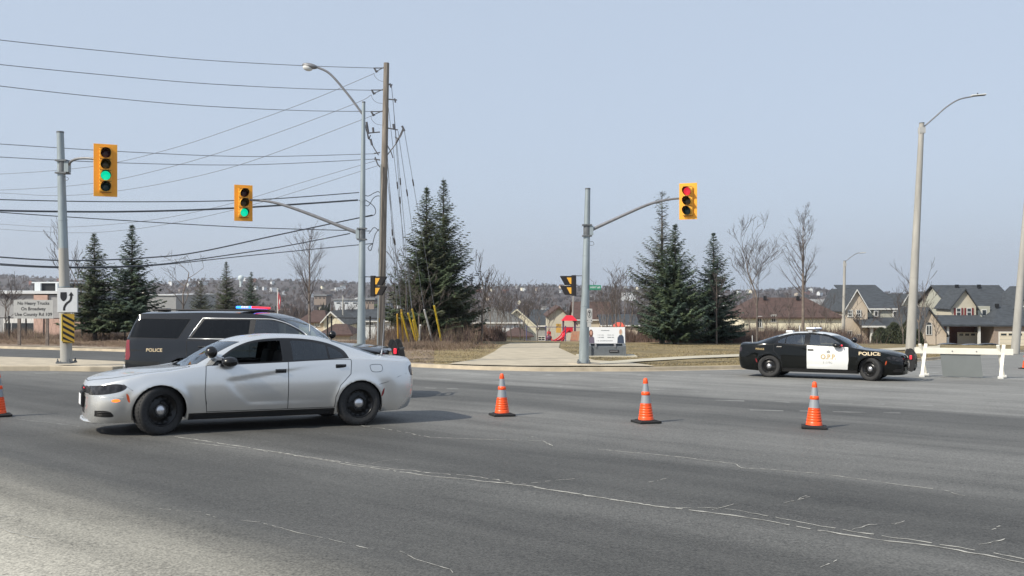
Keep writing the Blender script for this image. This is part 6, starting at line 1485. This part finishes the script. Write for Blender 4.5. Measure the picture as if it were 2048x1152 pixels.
# playgrounds
def playground(label, px0, Y, sc, roofm, full=True):
    o = tp(px0, Y); t = thing('playground_tower', label, 'playground', o, group='playground structures'); s = sc
    for sx in (-.85, .85):
        for sy in (0, 1.7): mb = MB(); mb.tube([(sx*s, sy*s, -.2), (sx*s, sy*s, 3.1*s)], .09*s, 'playpost', 8); mb.build('post', t)
    mb = MB(); v = [(-1.15*s, -.3*s, 3.0*s), (1.15*s, -.3*s, 3.0*s), (1.15*s, 2.0*s, 3.0*s), (-1.15*s, 2.0*s, 3.0*s), (-.45*s, .5*s, 3.75*s), (.45*s, .5*s, 3.75*s), (.45*s, 1.2*s, 3.75*s), (-.45*s, 1.2*s, 3.75*s)]
    mb.add(v, [(0, 1, 5, 4), (1, 2, 6, 5), (2, 3, 7, 6), (3, 0, 4, 7), (4, 5, 6, 7), (3, 2, 1, 0)], roofm); mb.build('roof', t)
    mb = MB(); mb.box((0, .85*s, 1.35*s), (1.8*s, 1.8*s, .12*s), 'playpost'); mb.build('deck', t)
    mb = MB(); mb.bevbox((-.15*s, -.06*s, 1.75*s), (1.3*s, .08, .75*s), .02, roofm); mb.build('panel', t)
    if full:
        mb = MB(); pts = curve_pts([(-.3*s, -.1*s, 1.45*s), (-.7*s, -.6*s, 1.2*s), (-1.2*s, -1.2*s, .55*s), (-1.9*s, -1.8*s, .12*s), (-2.3*s, -2.1*s, .10*s)], 5)
        for dx in (-.28, 0, .28): mb.tube([p+Vector((dx*s, 0, abs(dx)*.6)) for p in pts], .17*s if dx == 0 else .09*s, 'playred', 8)
        mb.tube([(-.9*s, .1*s, 1.3*s), (-.9*s, -.2*s, .4*s), (-1.2*s, -.3*s, .05)], .22*s, 'playred', 8); mb.build('slide', t)
        mb = MB(); mb.prism([(.05*s, 0), (1.25*s, 0), (1.45*s, 1.5*s), (.3*s, 1.5*s)], -.45*s, -.3*s, 'playtan')
        for k in range(9): mb.ball(((.3+.22*(k % 4))*s, -.47*s, (.3+.28*(k//2.5))*s), .05*s, 'playcor', 6, 4)
        mb.build('climbing_wall', t)
        mb = MB(); mb.bevbox((-1.55*s, .3*s, 1.9*s), (.75*s, .06, 1.3*s), .02, 'playyel'); mb.build('yellow_panel', t)
        mb = MB(); mb.tube([(-3.4*s, 0, 0), (-2.95*s, .2*s, 2.0*s), (-2.5*s, 0, 0)], .07*s, 'playred', 7); mb.ball((-2.95*s, .1*s, 1.25*s), .30*s, 'playred', 10, 7, (1, .4, 1)); mb.ball((-2.95*s, .1*s, .55*s), .42*s, 'playpost', 10, 7, (1, .5, .9)); mb.build('spinner', t)
    else:
        for k in range(3): mb = MB(); mb.lathe([(.28*s+.05*s*math.cos(q*math.pi/4), .05*s*math.sin(q*math.pi/4)) for q in range(9)], 'playpost', 18, 'y', (-1.6*s+.0*k, 0, (.5+.65*k)*s)); mb.build('ring', t)
        mb = MB(); mb.bevbox((1.2*s, .2*s, 1.4*s), (1.3*s, .3, .5*s), .05, 'playcor'); mb.build('slide', t)
    return t
playground('red playground tower with slide and climbing wall, left of the signal pole', 1139, 104, .78, 'playred'); playground('small coral roofed playground tower behind the advertising bench', 1239, 128, .78, 'playcor', False)

# advertising bench
b_ = GT(1213, 713.5); o = b_; s_ = b_.y/F; t = thing('advertising_bench', 'grey bench with a large white advertising poster on its back', 'bench', o)
mb = MB(); mb.bevbox((0, .1, .03), (118*s_, 1.2, .08), .01, 'walk'); mb.build('pad', t)
W_ = 74*s_
mb = MB(); mb.prism([(-.28, .07), (.42, .07), (.40, .55), (.33, 1.0), (.27, 1.0), (.20, .48), (-.28, .48)], -W_/2+.10, W_/2-.10, 'benchg', 'x'); mb.build('seat', t)
for sx in (-1, 1): mb = MB(); mb.prism([(-.38, .05), (.5, .05), (.48, .7), (.40, 1.32), (.22, 1.32), (.12, .62), (-.38, .52)], sx*(W_/2-.06)-.06, sx*(W_/2-.06)+.06, 'benchg', 'x'); mb.build('side_support', t)
for sx in (-.30, .22): mb = MB(); mb.prism([(-.32, .45), (.1, .45), (.1, .62), (-.28, .56)], sx*W_-.03, sx*W_+.03, 'armgrey', 'x'); mb.build('armrest', t)
mb = MB(); mb.box((W_*.18, -.30, .28), (W_*.25, .02, .12), 'signblk'); mb.box((W_*.18, -.315, .28), (W_*.22, .006, .05), 'armgrey'); mb.build('small_sign', t)
pz = 1.0; mt = Matrix.Rotation(R(-8), 3, 'X'); c = Vector((0, .16, .98)); W2, H2 = 76*s_, 33*s_
mb = MB(); mb.bevbox(c, (W2, .03, H2), .008, 'poster', mt)
def lay(poly, m, dy=-.02): mb2.add([c+mt @ Vector((x*W2, dy, z*H2)) for x, z in poly], [tuple(range(len(poly)))], m)
mb.build('poster_board', t); mb2 = MB()
def oval(cx_, cz_, rx, rz): return [(cx_+rx*math.cos(k*.5236), cz_+rz*math.sin(k*.5236)) for k in range(12)]
lay([(-.49, -.48), (-.31, -.48), (-.32, -.14), (-.37, -.04), (-.43, -.04), (-.48, -.14)], 'mauve', -.019); lay(oval(-.40, .12, .055, .24), 'hairb', -.020); lay(oval(-.40, .16, .032, .14), 'skin', -.022)
lay([(.29, -.48), (.47, -.48), (.46, -.1), (.42, .04), (.35, .02), (.30, -.14)], 'suit', -.019); lay(oval(.385, .20, .045, .19), 'hairg', -.020); lay(oval(.38, .22, .028, .13), 'skin', -.022)
mb2.build('poster_portraits', t, fix=False); mb2 = MB()
for cx_, cz_, w_, h_ in ((-.02, .30, .22, .05), (-.14, .02, .16, .04), (.12, .02, .17, .04), (-.14, -.12, .16, .06), (.12, -.12, .17, .06), (-.04, -.33, .42, .04)):
    n = int(w_*60); rr = random.Random(int(cx_*100)+9)
    for k in range(n):
        if rr.random() < .82: x = cx_-w_/2+w_*k/n; lay([(x, cz_-h_/2), (x+w_/n*.7, cz_-h_/2), (x+w_/n*.7, cz_+h_/2*rr.uniform(.5, 1)), (x, cz_+h_/2*rr.uniform(.5, 1))], 'benchg')
mb2.build('poster_lettering', t, fix=False)

# parked cars seen over the lawn crest at the right
def parked(label, px, Y, yaw, m='darkpaint'):
    x = P(px, 0, Y).x; t = thing('parked_car', label, 'car', (x, Y, zt(x, Y)+.0), R(yaw), 'cars parked on the house driveways')
    keys = SEDAN; bm, pl = car_half(keys, .12, lambda x, z: 0); bm.normal_update(); bm.verts.index_update(); A_, B_ = [], []
    for f in bm.faces:
        c = f.calc_center_median()
        if f[pl] < 2 and c.y > .3 and any(math.hypot(c.x-ax, c.z-.36) < .36 for ax in (1.526, -1.526)): continue
        (B_ if (f[pl] == 2 and inside(DLO, c.x, c.z)) or (f[pl] == 3 and (.45 < c.x < 1.15 or -1.9 < c.x < -1.25)) else A_).append(f)
    faces_to_obj(bm, A_, 'body', t, [m], 0, 2, seam=False); faces_to_obj(bm, B_, 'window', t, ['glass_suv'], 0, 2, seam=False); bm.free()
    for sx in (-1, 1):
        for sy in (-1, 1): mb = MB(); mb.lathe([(.001, -.11), (.34, -.11), (.34, .11), (.001, .11)], 'tyre', 20, 'y', (sx*1.526, sy*.8, .34)); mb.lathe([(.001, sy*.12), (.2, sy*.115)], 'armgrey', 12, 'y', (sx*1.526, sy*.8, .34)); mb.build('wheel', t)
    mb = MB(); mb.box((-.2, 0, .5), (3.4, 1.4, .3), 'interior'); mb.build('interior', t)
    return t
parked('dark blue car parked in front of the cream garage door', 1951, 91, -8); parked('black car parked behind the dark blue one, towards the right edge', 1986, 95, -14, 'blackpaint'); parked('dark car roof low behind the lawn crest, left of the blue car', 1906, 88, 5, 'blackpaint')

# water tower, flag mast, far houses across the valley
Y = 1700; o = P(482, 574, Y); s_ = Y/F; t = thing('water_tower', 'pale water tower on the horizon above the small spruces', 'water tower', o)
M['tower'] = mat('tower_pale', (.60, .68, .68), .6); mb = MB(); mb.lathe([(3.2*s_, -12), (2.7*s_, 8*s_), (3.2*s_, 12*s_)], 'tower', 20); mb.build('stem', t); mb = MB(); mb.lathe([(3.2*s_, 12*s_), (5.4*s_, 15*s_), (5.7*s_, 18*s_), (5.3*s_, 21.5*s_), (3*s_, 23*s_), (.01, 23.4*s_)], 'tower', 24); mb.build('tank', t)
Y = 110; o = tp(555, Y); t = thing('flag_pole', 'thin white mast with a limp red and white flag behind the SUV', 'flag pole', o); mb = MB(); a_ = P(555.5, 580, Y)-o; mb.tube([(0, 0, 0), a_], .07, 'whitepl', 8); mb.ball(a_+Vector((0, 0, .08)), .12, 'whitepl', 8, 6); mb.build('pole', t)
mb = MB(); n = 12
for r_ in range(n):
    z0, z1 = a_.z-.25-r_*.19, a_.z-.25-(r_+1)*.19; w0, w1 = .05+.10*math.sin(r_*.28), .05+.10*math.sin((r_+1)*.28)
    for k, mm in enumerate(('playred', 'signw', 'playred')):
        A0 = a_.x+.06+w0*2*k/3; A1 = a_.x+.06+w0*2*(k+1)/3; B0 = a_.x+.06+w1*2*k/3; B1 = a_.x+.06+w1*2*(k+1)/3; yy = a_.y-.05*math.sin(r_+k*2)
        mb.add([(A0, yy, z0), (A1, yy-.05, z0), (B1, yy-.06, z1), (B0, yy, z1)], [(0, 1, 2, 3)], mm)
mb.build('flag', t, fix=False)
def far_house_mesh(w_, d, h, rh, wm, rm):
    mb = MB(); mb.prism([(-w_/2, -6), (w_/2, -6), (w_/2, h), (0, h+rh-.2), (-w_/2, h)], 0, d, wm)
    for s in (-1, 1): mb.prism([(0, h+rh), (s*(w_/2+.5), h-.2), (s*(w_/2+.5), h+.1), (0, h+rh+.3)], -.5, d+.5, rm)
    return mb
fh = [far_house_mesh(9, 12, 5, 3, 'whitesid', 'greyroof'), far_house_mesh(8, 11, 5.5, 3, 'cream', 'asph'), far_house_mesh(10, 12, 5, 2.6, 'beige', 'brownroof'), far_house_mesh(24, 14, 7, 1.2, 'whitesid', 'lightroof'), far_house_mesh(11, 12, 5, 3, 'brick', 'asph')]
src = []
g = random.Random(5)
spots = []
for k in range(120):
    px = g.uniform(60, 1720); y = g.choice([g.uniform(330, 700), g.uniform(900, 1800), g.uniform(1500, 2300)]); spots.append((px, y))
for i, (px, y) in enumerate(spots):
    k = g.choice([0, 0, 0, 1, 2, 2, 3, 4]) if i > 4 else i; x = (px-1024)/F*y; z = zt(x, y)
    lab = ['tiny pale siding house on the wooded slope across the valley', 'tiny cream house on the wooded slope across the valley', 'tiny beige brown-roofed house on the wooded slope across the valley', 'long pale flat building on the wooded slope across the valley', 'tiny red brick house on the wooded slope across the valley'][k]
    if i < 5: ob = fh[k].build('far_house'); src.append(ob)
    else: ob = src[k].copy(); C.objects.link(ob)
    ob.location = (x, y, z+1.5); ob.rotation_euler = (0, 0, g.uniform(-1.2, 1.2)); sc = g.uniform(.5, .8); ob.scale = (sc, sc, sc*(1.15 if y > 900 else 1.0))
    tag(ob, lab, 'house', lab.replace('tiny', 'tiny').replace(' house', ' houses').replace(' building', ' buildings'))
# larger town blocks that read on the slope
for (px0, px1, ptop, pbase, Y, m_, lab) in ((628, 652, 592, 601, 420, 'greybrick', 'brownish block with a pale roof right of the leafless tree'), (668, 718, 601, 612, 380, 'whitesid', 'long pale row of buildings left of the street light pole'), (731, 748, 600, 612, 300, 'greybrick', 'brownish grey block just right of the street light pole'), (768, 800, 606, 614, 260, 'whitesid', 'white roofed low building right of the wooden pole'), (1245, 1272, 584, 596, 700, 'whitesid', 'pale apartment block left of the sparse-topped spruce')):
    o = P((px0+px1)/2, pbase, Y); W_ = (px1-px0)/F*Y; H_ = (pbase-ptop)/F*Y; t = thing('town_building', lab, 'building', o)
    mb = MB(); mb.box((0, 6, H_/2-1), (W_, 12, H_+2), m_); mb.build('wall', t); mb = MB(); mb.box((0, 6, H_+.3), (W_+.8, 12.8, .6), 'lightroof'); mb.build('roof', t)
    n = max(3, int(W_/3))
    for k in range(n): mb = MB(); mb.box((-W_/2+W_*(k+.5)/n, -.05, H_*.55), (W_/n*.4, .12, H_*.2), 'pane'); mb.build('window', t)

# ------------------------------------------------------------------ air over the valley
hz_ = MB(); hz_.box((0, 3300, 90), (9000, 6640, 320), 'pane'); ho = hz_.build('haze'); ho['kind'] = 'stuff'; ho.data.materials.clear()
hm = bpy.data.materials.new('haze_air'); hm.use_nodes = True; hn = hm.node_tree; hn.nodes.clear(); out = hn.nodes.new('ShaderNodeOutputMaterial'); pv = hn.nodes.new('ShaderNodeVolumePrincipled')
pv.inputs['Color'].default_value = (.86, .90, .97, 1); pv.inputs['Density'].default_value = .00012; pv.inputs['Anisotropy'].default_value = .2
hn.links.new(pv.outputs[0], out.inputs['Volume']); ho.data.materials.append(hm)
